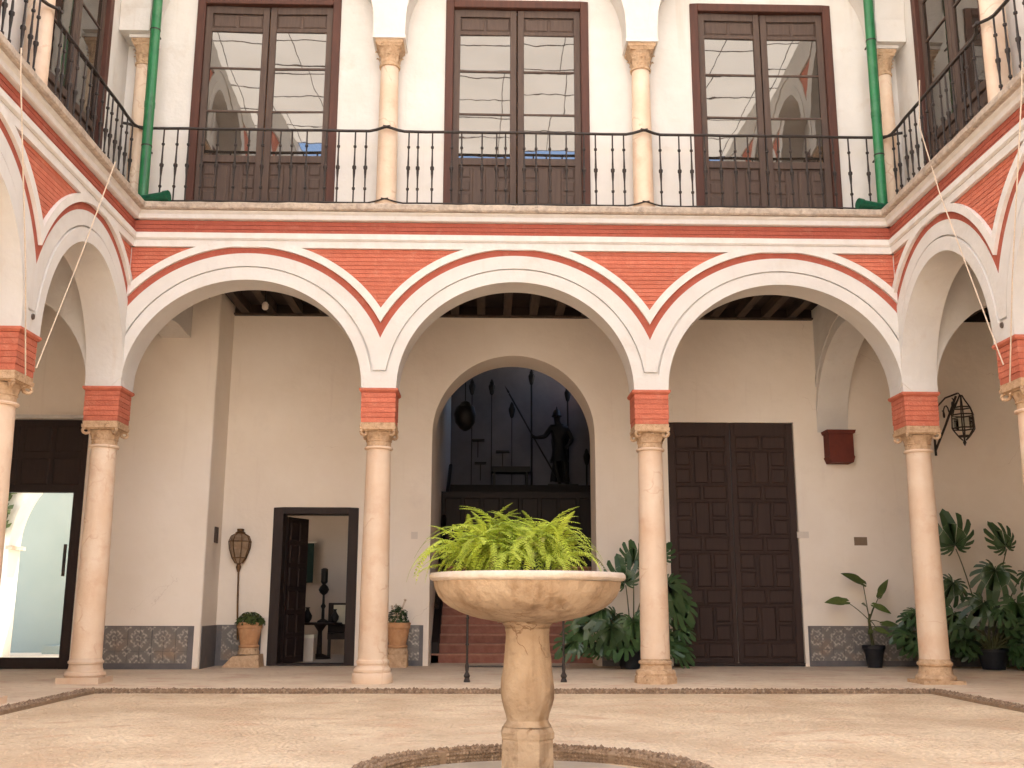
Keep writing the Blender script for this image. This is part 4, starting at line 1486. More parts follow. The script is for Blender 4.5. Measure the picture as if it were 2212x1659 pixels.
# landing furniture: dark bronze statue with lance
def statue():
    t = thing('statue', 'dark bronze figure of a man gripping a long lance on the stair landing', 'statue', (1.42, 11.95, LZ))
    J = {'pelvis': (0, 0, .98), 'belly': (-.01, 0, 1.14), 'chest': (-.02, .0, 1.38), 'neck': (-.03, 0, 1.60), 'head0': (-.045, -.02, 1.68), 'head1': (-.055, -.03, 1.86),
         'shL': (-.20, 0, 1.53), 'elL': (-.36, -.10, 1.28), 'wrL': (-.60, -.22, 1.24), 'haL': (-.70, -.25, 1.28),
         'shR': (.18, 0, 1.52), 'elR': (.33, .03, 1.24), 'wrR': (.20, -.08, 1.04), 'haR': (.13, -.11, .99),
         'hipL': (-.09, 0, .93), 'knL': (-.10, -.03, .55), 'anL': (.02, 0, .14), 'toL': (-.02, -.20, .10),
         'hipR': (.10, 0, .93), 'knR': (.13, -.10, .54), 'anR': (.16, 0, .14), 'toR': (.20, -.19, .10)}
    E = [('pelvis', 'belly'), ('belly', 'chest'), ('chest', 'neck'), ('neck', 'head0'), ('head0', 'head1'), ('chest', 'shL'), ('shL', 'elL'), ('elL', 'wrL'), ('wrL', 'haL'),
         ('chest', 'shR'), ('shR', 'elR'), ('elR', 'wrR'), ('wrR', 'haR'), ('pelvis', 'hipL'), ('hipL', 'knL'), ('knL', 'anL'), ('anL', 'toL'), ('pelvis', 'hipR'), ('hipR', 'knR'), ('knR', 'anR'), ('anR', 'toR')]
    Rr = {'pelvis': .15, 'belly': .15, 'chest': .20, 'neck': .075, 'head0': .095, 'head1': .10, 'shL': .11, 'elL': .08, 'wrL': .055, 'haL': .06, 'shR': .11, 'elR': .08, 'wrR': .055, 'haR': .06,
          'hipL': .12, 'knL': .078, 'anL': .05, 'toL': .045, 'hipR': .12, 'knR': .078, 'anR': .05, 'toR': .045}
    ks = list(J)
    me = bpy.data.meshes.new('body')
    me.from_pydata([J[k] for k in ks], [(ks.index(a), ks.index(b)) for a, b in E], [])
    o = link('body', me, t)
    me.materials.append(M['bronze'])
    sk = o.modifiers.new('skin', 'SKIN')
    lay = me.skin_vertices[0].data if me.skin_vertices else None
    if lay is None:
        bmx = bmesh.new(); bmx.from_mesh(me); bmx.verts.layers.skin.verify(); bmx.to_mesh(me); bmx.free()
        lay = me.skin_vertices[0].data
    for i, k in enumerate(ks):
        lay[i].radius = (Rr[k], Rr[k] * .85)
        lay[i].use_root = (k == 'pelvis')
    sk.use_smooth_shade = True
    ss = o.modifiers.new('sub', 'SUBSURF')
    ss.levels = ss.render_levels = 2
    # helmet with a small crest, cloak, skirt
    part('helmet', MB().lathe([(.125, 1.80), (.135, 1.815), (.105, 1.84), (.10, 1.90), (.07, 1.97), (.02, 2.0), (.012, 2.06)], 16, cx=-.055, cy=-.03), 'bronze', t, smooth=50)
    part('tunic', MB().lathe([(.235, .66), (.20, .80), (.165, .98), (.15, 1.12)], 20, wob=.10, cap=False), 'bronze', t, smooth=60)
    cl = MB()
    rows = []
    for j in range(9):
        z = 1.52 - 1.34 * j / 8
        w0 = .17 + .05 * j / 8 + .03 * math.sin(j)
        for i in range(9):
            a = -1 + 2 * i / 8
            cl.v.append((.03 + a * w0, .13 + .05 * math.cos(a * 6) + .02 * j / 8, z + .01 * math.sin(i * 2)))
    for j in range(8):
        for i in range(8):
            q = j * 9 + i
            cl.f.append((q, q + 1, q + 10, q + 9))
    part('cloak', cl, 'bronze', t, smooth=60)
    part('lance', MB().tube([(-.10, -.14, .30), (-.66, -.25, 1.26), (-1.26, -.36, 2.32)], .022, 8, ), 'bronze', t, smooth=60)
    part('lance_head', MB().lathe([(.001, 0), (.03, .06), (.001, .26)], 6), 'bronze', t, (-1.25, -.358, 2.31), (0, R(-29.5), 0))
    part('plinth', MB().box(-.30, .45, -.30, .30, 0, .08), 'bronze', t)
    return t
statue()
def pole_lantern(x, y, z, h, label, r=.016):
    t = thing('processional_lantern', label, 'lantern', (x, y, z), 0, 'tall pole lanterns on the stair landing')
    part('foot', MB().lathe([(.16, 0), (.15, .04), (.03, .08)], 14), 'bronze', t)
    part('pole', MB().tube([(0, 0, .05), (0, 0, h)], r, 8), 'bronze', t)
    part('lantern_head', MB().lathe([(.02, h - .02), (.05, h + .02), (.085, h + .16), (.09, h + .22), (.05, h + .30), (.055, h + .32), (.015, h + .40)], 8), 'bronze', t)
    return t
pole_lantern(1.68, 12.4, LZ, 2.3, 'dark pole lantern standing right behind the bronze figure', .022)
pole_lantern(.755, 12.5, LZ, 2.75, 'tall dark pole left of the bronze figure', .024)
pole_lantern(2.12, 12.1, LZ, .62, 'short dark pole lantern at the right edge of the landing', .022)
pole_lantern(-.78, 12.6, LZ, 2.5, 'thin dark pole at the left of the landing', .012)
pole_lantern(-.27, 12.6, LZ, 2.5, 'thin dark pole above the landing bench', .012)
pole_lantern(.25, 12.6, LZ, 1.9, 'thin dark pole beside the landing bench', .010)
for x, z, wd, lab in ((-.62, 1.32, .17, 'upper small dark shelf on the landing wall'), (-.55, .72, .15, 'lower small dark shelf on the landing wall'), (.02, 1.02, .17, 'small dark shelf above the landing bench')):
    t = thing('wall_shelf', lab, 'shelf', (x, 12.97, LZ + z), 0, 'small shelves on the landing wall')
    part('board', MB().box(-wd, wd, -.22, 0, 0, .04), 'bronze', t)
    part('bracket', MB().box(-.012, .012, -.05, 0, -.42, -.001), 'bronze', t)
t = thing('bench', 'low dark bench with draped cloth on the stair landing', 'bench', (.15, 12.3, LZ))
part('seat', MB().box(-.42, .55, -.25, .25, .42, .56), 'bronze', t)
for sx in (-.35, .47):
    part('leg', MB().box(sx - .03, sx + .03, -.2, .2, 0, .419), 'bronze', t)
t = thing('hanging_lamp', 'dark bushy hanging lamp at the upper left of the stair arch', 'lamp', (-.86, 8.4, 5.0))
part('lamp_body', MB().lathe([(.03, -.34), (.12, -.29), (.21, -.16), (.24, .02), (.20, .18), (.12, .24), (.10, .28), (.04, .32)], 20, wob=.10), 'bronze', t, smooth=40)
part('chain', MB().tube([(0, 0, .3), (0, 0, 4.2)], .012, 5), 'bronze', t)

# low wrought iron barrier in front of the stairs
ba = thing('iron_barrier', 'low black iron barrier between the columns in front of the stairs', 'barrier', (0, .38, 0))
for x in (-.622, .655):
    o = part('post', MB().lathe([(.045, 0), (.042, .02), (.03, .05), (.045, .08), (.02, .13), (.028, .20), (.016, .26), (.016, .46), (.027, .48), (.016, .50), (.016, .80), (.025, .82), (.016, .84), (.016, .98), (.03, 1.0), (.005, 1.05)], 10), 'iron', ba, (x, 0, 0), smooth=40)
part('low_bar', MB().tube([(-.622, 0, .20), (.655, 0, .20)], .011, 6), 'iron', ba)
part('top_bar', MB().tube([(-.622, 0, .92), (.655, 0, .92)], .014, 6), 'iron', ba)

# ---------------------------------------------------------------- small room behind the open door
mb = MB()
mb.box(-4.9, -4.7, 4.45, 6.6, 0, 3.6)
mb.box(-4.9, -4.7, 7.4, 8.2, 0, 3.6)
mb.box(-4.9, -4.7, 6.6, 7.4, 0, 1.5)  # sill of an unseen opening added to brighten the room
mb.box(-4.9, -4.7, 6.6, 7.4, 2.7, 3.6)
mb.box(-2.1, -1.9 - .31, 4.45, 8.2, 0, 3.6)
mb.box(-4.7, -2.21, 8.0, 8.2, 0, 3.6)
mb.box(-4.9, -2.1, 4.45, 8.2, 3.6, 3.7)
mb.box(-4.9, -2.1, 4.0, 8.2, -.04, .002)
o = part('side_room_walls', mb, 'roomwall')
tag(o, 'tan plaster walls of the dim room behind the open door', 'wall')
# back wall of the room as seen: plain; furniture silhouettes
t = thing('round_table', 'dark round table with vases inside the small room', 'table', (-3.47, 6.2, 0))
part('table_top', MB().lathe([(.40, .62), (.41, .64), (.40, .66)], 24), 'dwood', t, smooth=40)
part('table_foot', MB().lathe([(.22, .002), (.20, .04), (.05, .10), (.04, .5), (.12, .619)], 16), 'dwood', t, smooth=40)
t = thing('candlestick', 'tall dark turned candlestick on the round table', 'candlestick', (-3.42, 6.15, .66))
part('stem', MB().lathe([(.11, 0), (.10, .03), (.03, .07), (.025, .25), (.05, .30), (.025, .34), (.02, .50), (.07, .54), (.10, .60), (.07, .66), (.03, .70), (.065, .74), (.065, .98), (.03, 1.0)], 14), 'bronze', t, smooth=40)
for x, y, s, lab in ((-3.70, 6.1, .8, 'dark vase at the left of the round table'), (-3.22, 6.3, .7, 'small dark vase at the right of the round table')):
    t = part('vase', MB().lathe([(.05 * s, 0), (.10 * s, .08 * s), (.11 * s, .16 * s), (.05 * s, .26 * s), (.035 * s, .31 * s), (.06 * s, .35 * s)], 14), 'bronze', None, (x, y, .66), smooth=50)
    tag(t, lab, 'vase', 'vases in the small room')
t = thing('armchair', 'dark armchair with a cream cushion behind the right door jamb', 'chair', (-3.13, 6.9, 0), R(8))
part('seat', MB().box(-.30, .30, -.28, .28, .34, .46), 'dwood', t)
part('backrest', MB().box(-.30, .30, .22, .30, .461, 1.02), 'dwood', t)
part('cushion', MB().box(-.20, .22, -.02, .215, .62, .98), 'cloth', t)
for sx in (-.26, .26):
    for sy in (-.24, .24):
        part('leg', MB().box(sx - .03, sx + .03, sy - .03, sy + .03, .002, .339), 'dwood', t)
t = thing('candelabrum', 'dark candelabrum beside the right jamb inside the room', 'candlestick', (-3.02, 7.35, 0))
part('stem', MB().lathe([(.14, .002), (.12, .04), (.025, .1), (.02, 1.1), (.05, 1.16), (.07, 1.42), (.03, 1.5)], 10), 'bronze', t)
t = thing('low_stool', 'low pale stool at the foot of the open door leaf', 'stool', (-3.60, 5.5, 0))
part('seat', MB().box(-.16, .16, -.14, .14, .40, .46), 'cloth', t)
part('skirt', MB().box(-.15, .15, -.13, .13, .003, .399), 'roomwall', t)
t = thing('wall_banner', 'very dark green banner hanging just beyond the open door leaf', 'banner', (-4.02, 7.9, 1.42))
part('banner_cloth', MB().box(-.16, .10, -.03, 0, 0, .80), 'bannergreen', t)
part('banner_rod', MB().tube([(-.20, -.04, .82), (.14, -.04, .82)], .018, 6), 'plate', t)
t = thing('ceiling_spotlight', 'small white spotlight hanging under the dark ceiling of the left bay', 'lamp', (-4.10, 3.0, 5.80))
part('lamp_body', MB().lathe([(.03, .0), (.05, .02), (.055, .09), (.03, .13)], 12), 'plate', t, smooth=50)
part('lamp_arm', MB().box(-.01, .01, -.01, .01, .13, .369), 'iron', t)

# ---------------------------------------------------------------- second patio behind the glazed door
mb = MB()
mb.box(-14, -6.3, 8.6, 8.9, 0, 6.0)
o = part('patio_back_wall', mb, 'patiowall')
tag(o, 'pale blue-green wall of the bright patio beyond the glass door', 'wall')
ax, af = arch_open(-12.1, -8.95, 2.55, 1.55)
mb = MB()
ax2, af2 = arch_open(-9.28, -5.2, 2.05, 1.9)
mb.box(-10.6, -9.28, 6.0, 6.5, 0, 4.6)
mb.band([x for x in ax2 if x < -6.3], af2, lambda x: 4.6, 6.0, 6.5)
o = part('patio_arcade', mb, 'white', smooth=30)
tag(o, 'sunlit white arch and pier beyond the glass door', 'arcade')
t = part('corbel', MB().box(-9.32, -9.20, 5.95, 6.55, 1.98, 2.05), 'slab')
tag(t, 'small grey corbel under the white arch beyond the glass door', 'corbel')
o = part('patio_step', MB().box(-9.27, -6.31, 7.9, 8.59, 0.002, .16), 'patiowall')
tag(o, 'low pale step at the foot of the blue-green patio wall', 'step')
struct('patio_paving', MB().box(-14, -6.3, 3.56, 8.6, -.06, 0.0), 'gfloor')

# ================================================================ PLANTS
def monstera_leaf(mm='leaf', seed=0):
    random.seed(seed)
    mbx = MB()
    def rad(th):                     # outline radius from the petiole joint, th = 0 toward the tip
        return .30 + .62 * max(0, math.cos(th * .5)) ** 3.2 + .10 * math.sin(th) ** 2
    def P(th, k, s):
        r = rad(th) * k
        th2 = th - .34 * max(0, k - .55)          # fingers sweep toward the tip
        x, y = s * r * math.sin(th2), r * math.cos(th2) + .10
        return (x, y, .10 * abs(x) - .34 * (x * x + y * y) - .02 * math.cos(th * 9))
    N = 7
    th1 = 2.75
    for s in (-1, 1):
        for i in range(N):
            a, b = th1 * i / N, th1 * (i + 1) / N
            g = (b - a) * (.13 if i else .0)
            g2 = (b - a) * random.uniform(.16, .26)
            cut = random.uniform(.46, .62)
            mbx.add([(0, .10, 0), P(a, cut, s), P(b, cut, s)], [(0, 1, 2)])
            A, B = a + g, b - g2
            tip = random.uniform(.94, 1.04)
            mbx.add([P(a + g * .4, cut, s), P(A, .72, s), P(A + (B - A) * .12, .93, s), P(A + (B - A) * .45, tip, s), P(B - (B - A) * .12, .93, s), P(B, .72, s), P(b - g2 * .4, cut, s)], [(0, 1, 2, 3, 4, 5, 6)])
    return mbx.mesh('leaf', M[mm], 60)
MLS = [monstera_leaf('leaf', k) for k in range(4)]
def orient(o, pos, direction, normal, size, roll=0):
    d = Vector(direction).normalized()
    n_ = Vector(normal)
    n_ = (n_ - d * n_.dot(d)).normalized()
    x_ = d.cross(n_)
    m_ = Matrix((x_, d, n_)).transposed().to_4x4()
    m_.translation = Vector(pos)
    o.matrix_local = m_ @ Matrix.Diagonal((size, size, size, 1))
def monstera(label, loc, specs, pot=True, seed=3, filler=14, spread=.75):
    random.seed(seed)
    t = thing('monstera', label, 'plant', loc, 0, 'monstera plants')
    if pot:
        part('pot', MB().lathe([(.17, 0), (.23, .28), (.245, .285), (.245, .32), (.21, .32), (.20, .28)], 20), 'bpot', t, smooth=40)
        part('soil', MB().lathe([(.2, .25), (.2, .285)], 16), 'soil', t)
    def one(tip, direc, nor, size):
        base = Vector((random.uniform(-.08, .08), random.uniform(-.08, .08), .28))
        tip = Vector(tip)
        mid = base.lerp(tip, .55) + Vector((0, 0, .12 + .1 * (tip - base).length))
        pts = []
        for k in range(9):
            u = k / 8
            pts.append(base * (1 - u) ** 2 + mid * 2 * u * (1 - u) + tip * u * u)
        part('petiole', MB().tube(pts, .013, 5, .008), 'stem', t, smooth=60)
        o = link('leaf', MLS[random.randrange(4)], t)
        size *= 1.0
        orient(o, tip, direc, nor, size)
    for sp in specs:
        one(*sp)
    for k in range(filler):
        a = random.uniform(0, 2 * PI)
        rr = random.uniform(.25, spread)
        z = random.uniform(.25, .95)
        tip = (rr * math.cos(a), rr * math.sin(a) * .6, z)
        one(tip, (math.cos(a) * .8, math.sin(a) * .5 - .3, random.uniform(-.8, .1)), (math.cos(a) * .3, -.9, .6), random.uniform(.28, .46))
    return t
# plant behind the third column
monstera('large dark monstera spreading behind the column left of the big door', (1.95, 3.35, 0),
         [((-.10, -.3, 1.30), (-.25, -.1, .9), (-.2, -1, .2), .50), ((.05, -.2, 1.62), (.05, 0, 1), (.3, -1, 0), .42), ((.55, -.25, 1.35), (.5, -.1, -.65), (.2, -1, .4), .58),
          ((-.45, -.35, .95), (-.75, -.2, -.25), (0, -1, .5), .50), ((-.75, -.35, .72), (-.5, -.1, -.9), (0, -1, .35), .48), ((-.35, -.45, .72), (-.1, -.1, -1), (0, -1, .3), .55),
          ((-.02, -.45, .80), (.2, -.1, -1), (0, -1, .3), .50), ((.70, -.15, 1.05), (.7, -.1, -.7), (.1, -1, .4), .50), ((.45, -.1, 1.75), (.5, 0, .5), (.2, -1, .3), .36),
          ((-.9, -.3, .45), (-.8, -.2, -.5), (0, -1, .6), .42), ((.3, -.45, .62), (.4, -.2, -.9), (0, -1, .4), .45)], True, 5, 22, .8)
# right group
monstera('tall monstera by the right corner column with two raised leaves', (7.75, 3.2, 0),
         [((-.50, -.10, 1.90), (-.15, -.15, .6), (-.15, -1, .25), .62), ((.34, -.1, 1.90), (-.30, -.1, .75), (.2, -1, .2), .48), ((.05, -.25, 1.62), (-.25, -.2, -.9), (-.3, -1, .4), .60),
          ((.55, -.2, 1.55), (.5, -.2, -.6), (.2, -1, .4), .50), ((-.62, -.2, 1.40), (-.4, -.1, -.9), (0, -1, .5), .45), ((-.25, -.4, 1.08), (-.6, -.3, -.7), (0, -1, .5), .50),
          ((-.7, -.3, .9), (-.6, -.3, -.8), (0, -1, .5), .48), ((.25, -.4, 1.1), (.1, -.2, -1), (0, -1, .4), .62), ((.65, -.3, 1.1), (.6, -.3, -.7), (0, -1, .5), .5)], True, 8, 26, .85)
monstera('lower dark monstera at the right edge beside the tall one', (8.75, 2.7, 0), [((-.3, -.2, 1.2), (-.4, -.2, .5), (0, -1, .4), .5)], True, 12, 16, .7)
monstera('low leafy monstera tucked right behind the right corner column', (6.85, 3.3, 0), [((-.12, -.2, .75), (-.4, -.2, .6), (0, -1, .4), .32)], True, 14, 14, .45)

# potted elephant-ear plant
def simple_leaf(w_=.5, mm='leafmid', name='leaf'):
    mbx = MB()
    n = 8
    for s in (-1, 1):
        for i in range(n):
            a, b = i / n, (i + 1) / n
            f = lambda t: w_ * .5 * (math.sin(PI * t ** .62) ** .9 if 0 < t < 1 else 0) + (.0)
            g = lambda t, k: (s * k * f(t), t, -.12 * t * t + .18 * k * f(t))
            mbx.add([g(a, 0), g(a, 1), g(b, 1), g(b, 0)], [(0, 1, 2, 3)])
        mbx.add([(0, 0, 0), (s * .04, -.20, 0), (s * .17, -.12, .02), (s * w_ * .5 * math.sin(PI * .125 ** .62) ** .9, .125, .03)], [(0, 1, 2, 3)])
    return mbx.mesh(name, M[mm], 60)
SL = simple_leaf(.50)
random.seed(21)
t = thing('potted_plant', 'slender plant with arrow shaped leaves in a black pot right of the big door', 'plant', (6.0, 3.66, 0))
part('pot', MB().lathe([(.115, 0), (.15, .24), (.175, .30), (.185, .305), (.185, .36), (.16, .36), (.15, .31)], 20), 'bpot', t, smooth=40)
part('soil', MB().lathe([(.14, .28), (.14, .33)], 14), 'soil', t)
part('trunk', MB().tube([(0, 0, .3), (-.03, 0, .5), (-.05, 0, .75), (-.03, 0, .86)], .028, 7, .018), 'stem', t, smooth=60)
for tip, d, nr, sz in (((-.13, -.05, 1.36), (-.85, -.1, .45), (.3, -.8, .6), .46), ((.14, -.05, 1.16), (.35, -.1, .75), (-.8, -.6, .3), .36), ((-.45, -.1, 1.06), (-.85, -.2, .02), (0, -.8, .7), .44),
                       ((.02, -.1, 1.0), (.5, -.3, -.25), (0, -.8, .7), .34), ((-.12, -.12, .98), (-.4, -.5, .2), (0, -.9, .6), .22), ((.16, -.05, .70), (.85, -.1, .0), (0, -.8, .7), .30),
                       ((.03, -.1, .62), (.5, -.4, -.2), (0, -.9, .5), .26), ((-.05, -.1, .60), (-.4, -.5, -.2), (0, -.9, .5), .2)):
    b = Vector((-.04, 0, .75))
    tp = Vector(tip)
    md = b.lerp(tp, .5) + Vector((0, 0, .05))
    part('petiole', MB().tube([b * (1 - u) ** 2 + md * 2 * u * (1 - u) + tp * u * u for u in [k / 6 for k in range(7)]], .009, 5, .006), 'stem', t, smooth=60)
    orient(link('leaf', SL, t), tip, d, nr, sz * .86)

# two terracotta pots on old column bases
def bush(seed, n, rx, rz, lsz, flat):
    random.seed(seed)
    mbx = MB()
    for k in range(n):
        a = random.uniform(0, 2 * PI)
        e = random.uniform(-.1, 1.0) ** 1.0 if False else random.random()
        el = math.asin(min(1, e))
        rr = random.uniform(.75, 1.05)
        c_ = Vector((rx * rr * math.cos(a) * math.cos(el), rx * rr * math.sin(a) * math.cos(el), rz * rr * math.sin(el)))
        n_ = (c_ + Vector((random.uniform(-.1, .1), random.uniform(-.1, .1), .08))).normalized()
        u = n_.orthogonal().normalized()
        v = n_.cross(u)
        th = random.uniform(0, 2 * PI)
        u, v = u * math.cos(th) + v * math.sin(th), v * math.cos(th) - u * math.sin(th)
        s = lsz * random.uniform(.7, 1.3)
        mbx.add([c_ - u * s * .5, c_ + v * s * .35 + n_ * s * .1, c_ + u * s * .6 - n_ * s * .15, c_ - v * s * .35 + n_ * s * .1], [(0, 1, 2, 3)])
    return mbx
def terra_pot(label, x, y, seed, tall, ped):
    t = thing('stone_pedestal', 'old carved column base carrying ' + ped, 'pedestal', (x - .03, y, 0), 0, 'stone bases under the terracotta pots')
    if seed == 1:
        pm = MB()
        pm.lathe([(.30, 0), (.31, .05), (.27, .08), (.22, .18), (.20, .21), (.19, .27), (.20, .295)], 4)
        part('base_block', MB().add([(-.33, -.22, 0), (.27, -.22, 0), (.27, .2, 0), (-.33, .2, 0), (-.17, -.17, .17), (.25, -.17, .2), (.25, .18, .2), (-.17, .18, .17)],
                                    [(0, 3, 2, 1), (4, 5, 6, 7), (0, 1, 5, 4), (1, 2, 6, 5), (2, 3, 7, 6), (3, 0, 4, 7)]), 'capital', t)
        part('base_top', MB().lathe([(.17, .20), (.175, .24), (.16, .275), (.165, .30)], 16, cx=.05), 'capital', t, smooth=40)
    else:
        part('base_block', MB().box(-.2, .17, -.2, .17, 0, .20), 'capital', t)
        part('base_top', MB().lathe([(.17, .20), (.18, .24), (.165, .27), (.165, .30)], 16), 'capital', t, smooth=40)
    xx = .02 if seed == 1 else -.03
    t = thing('terracotta_pot', label, 'plant pot', (x + xx - .0, y, .301), 0, 'terracotta pots beside the small doorway')
    part('pot', MB().lathe([(.15, 0), (.165, .012), (.165, .035), (.145, .05), (.142, .07), (.165, .16), (.182, .25), (.186, .30), (.198, .31), (.205, .33), (.20, .36), (.212, .375), (.212, .40), (.19, .405), (.17, .36)], 24), 'terra', t, smooth=40)
    part('soil', MB().lathe([(.17, .33), (.17, .37)], 16), 'soil', t)
    b_ = bush(seed, 420 if not tall else 260, .235 if not tall else .18, .19 if not tall else .30, .06, 0)
    part('foliage', b_, 'leafmid' if not tall else 'leaf', t, (0, 0, .37), merge=False)
    if tall:
        fl = MB()
        for k in range(8):
            a = random.uniform(0, 6.28)
            z = random.uniform(.22, .42)
            fl.tube([(0, 0, .1), (.12 * math.cos(a), .12 * math.sin(a), z)], .005, 4)
            fl.lathe([(.004, z), (.018, z + .015), (.004, z + .03)], 6, cx=.12 * math.cos(a), cy=.12 * math.sin(a))
        part('flower_stems', fl, 'rope', t, (0, 0, .37))
terra_pot('terracotta pot with a rounded green plant in front of the leaning lantern', -4.25, 3.72, 1, False, 'the pot left of the small doorway')
terra_pot('terracotta pot with a taller dark plant half hidden by the second column', -1.79, 3.72, 2, True, 'the pot between second column and stair arch')

# ---------------------------------------------------------------- lanterns
def cage(parent, prof, n, r, glass=True, gm='clear'):
    for i in range(n):
        a = 2 * PI * i / n
        part('cage_bar', MB().tube([(q * math.cos(a), q * math.sin(a), z) for q, z in prof], r, 5), 'brass' if gm == 'amber' else 'iron', parent, smooth=60)
M['amber'] = mat('dusty_lantern_glass', (0.23, 0.15, 0.09), (0.34, 0.25, 0.17), scale=9, rough=0.25, spec=0.6)
t = thing('leaning_lantern', 'bronze processional lantern on a pole behind the left terracotta pot', 'lantern', (-4.50, 3.90, 0))
part('pole', MB().tube([(.05, -.05, .42), (.01, -.01, 1.0), (-.01, 0, 1.60)], .015, 8), 'brass', t, smooth=60)
part('socket', MB().lathe([(.02, 1.52), (.045, 1.60), (.03, 1.64), (.06, 1.68)], 12, cx=-.01), 'brass', t, smooth=40)
pr = [(.06, 1.66), (.12, 1.75), (.17, 1.90), (.185, 2.02), (.15, 2.11), (.07, 2.155)]
body = part('lantern_glass', MB().lathe([(q * .93, z) for q, z in pr], 8, cx=-.01), 'amber', t)
for i in range(8):
    a = 2 * PI * (i + .5) / 8
    part('cage_bar', MB().tube([(-.01 + q * math.cos(a), q * math.sin(a), z) for q, z in pr], .009, 5), 'brass', t, smooth=60)
for q, z in (pr[3], pr[1]):
    part('cage_ring', MB().tube([(-.01 + q * math.cos(2 * PI * k / 24), q * math.sin(2 * PI * k / 24), z) for k in range(25)], .009, 5), 'brass', t, smooth=60)
part('crown', MB().lathe([(.075, 2.15), (.085, 2.17), (.055, 2.19), (.06, 2.23), (.035, 2.235)], 10, cx=-.01), 'brass', t)

wl = thing('wall_lantern', 'wrought iron bracket lantern on the wall behind the right corner column', 'lantern', (7.44, 4.0, 3.55))
part('back_bar', MB().tube([(0, -.02, .0), (0, -.02, .82)], .022, 6), 'iron', wl)
part('arm', MB().tube([(0, -.03, .78), (.14, -.25, .98), (.26, -.46, 1.02)], .016, 6), 'iron', wl)
part('brace', MB().tube([(0, -.03, .10), (.12, -.22, .50), (.25, -.43, .98)], .022, 6), 'iron', wl)
part('scroll', MB().tube([(.16 - .006 * k, -.22 - .6 * (.15 - .009 * k) * math.cos(k * .6), .72 + (.15 - .009 * k) * math.sin(k * .6)) for k in range(14)], .012, 5), 'iron', wl)
part('scroll', MB().tube([(.22, -.34 - .6 * (.10 - .006 * k) * math.sin(k * .6), .86 + (.10 - .006 * k) * math.cos(k * .6)) for k in range(14)], .010, 5), 'iron', wl)
lh = MB()
cx_, cy_ = .30, -.50
pr = [(.03, .20), (.10, .27), (.17, .36), (.195, .40), (.185, .62), (.19, .64), (.15, .76), (.06, .90), (.02, .98)]
for i in range(6):
    a = 2 * PI * i / 6
    part('cage_bar', MB().tube([(cx_ + q * math.cos(a), cy_ + q * math.sin(a), z) for q, z in pr], .012, 5), 'iron', wl, smooth=60)
for z, q in ((.40, .195), (.63, .19), (.27, .10), (.76, .15)):
    part('cage_ring', MB().tube([(cx_ + q * math.cos(2 * PI * k / 6), cy_ + q * math.sin(2 * PI * k / 6), z) for k in range(7)], .013, 5), 'iron', wl)
part('lantern_glass', MB().lathe([(.17, .41), (.17, .62)], 6, cx=cx_, cy=cy_, cap=False), 'clear', wl)
part('finial', MB().lathe([(.004, .10), (.03, .16), (.012, .21)], 8, cx=cx_, cy=cy_), 'iron', wl)
part('lamp_hook', MB().tube([(cx_, cy_, .97), (.265, -.47, 1.03)], .01, 5), 'iron', wl)

# small wall plates
def plate(name, lab, cat, x, y, z, w_, h_, m, n=2):
    t = thing(name, lab, cat, (x, y, z))
    part('cover_plate', MB().box(-w_ / 2, w_ / 2, -.012, -.001, 0, h_), m, t)
    for k in range(n):
        part('socket_face', MB().box(-w_ / 2 + .012 + k * w_ / n, -w_ / 2 - .012 + (k + 1) * w_ / n, -.018, -.0125, .012, h_ - .012), m if m != 'plate' else 'brownplate' if False else m, t)
plate('light_switch', 'small pale switch plate on the wall between second column and stair arch', 'switch', -1.60, 4.0, 2.08, .11, .12, 'plate')
plate('alarm_box', 'small white box at the top right edge of the big door', 'box', 5.03, 4.0, 2.12, .20, .11, 'plate')
plate('wall_plaque', 'small brown plaque on the wall above the potted plant', 'plaque', 6.02, 4.0, 2.0, .22, .14, 'brownplate')
t = thing('wall_sign', 'small dark sign on the return wall left of the leaning lantern', 'sign', (-4.85, 3.62, 1.98))
part('sign_board', MB().box(.001, .02, -.10, .10, 0, .26), 'metalgrey', t)
# hole-like iron rings on the side arcades
for sx, lab in ((-1, 'small round iron plate above the near left capital'), (1, 'small round iron plate above the near right capital')):
    o = part('tie_plate', MB().lathe([(.035, 0), (.03, .015)], 12), 'metalgrey', None, (sx * (XF - .014), -2.85, 4.03), (0, R(-90) * sx, 0))
    tag(o, lab, 'plate', 'round iron plates on the side arcades')

# ================================================================ FOUNTAIN
FX, FY = -.122, -7.30
RX = -.09
GZ = -.05
ft = thing('stone_fountain', 'old stone fountain with a wide shallow bowl on a baluster pedestal', 'fountain', (FX, FY, 0))
# bowl with shallow gadroons
seg = 72
bowl = MB()
prof = [(.12, .905), (.20, .912), (.30, .930), (.36, .946), (.42, .968), (.475, .995), (.515, 1.025), (.545, 1.06), (.565, 1.105), (.574, 1.150)]
def gad(r, k, i):
    a = 2 * PI * i / seg
    amp = .020 * math.sin(PI * min(1, max(0, (r - .12) / .44))) ** .7 if r < .57 else 0
    return r - amp * (1 - abs(math.sin(a * 9))) * 1.0
vs = []
for k, (r, z) in enumerate(prof):
    for i in range(seg):
        a = 2 * PI * i / seg
        rr = gad(r, k, i) * (1 + .006 * math.sin(2 * a + 1) + .004 * math.sin(5 * a))
        vs.append((rr * math.cos(a), rr * math.sin(a), z + .004 * math.sin(a * 2)))
fs = []
for k in range(len(prof) - 1):
    for i in range(seg):
        j = (i + 1) % seg
        fs.append((k * seg + i, k * seg + j, (k + 1) * seg + j, (k + 1) * seg + i))
fs.append(tuple(reversed(range(seg))))
vs = [(x, y, z - .008) for x, y, z in vs]
bowl.add(vs, fs)
part('bowl', bowl, 'fount', ft, smooth=50)
rim = MB()
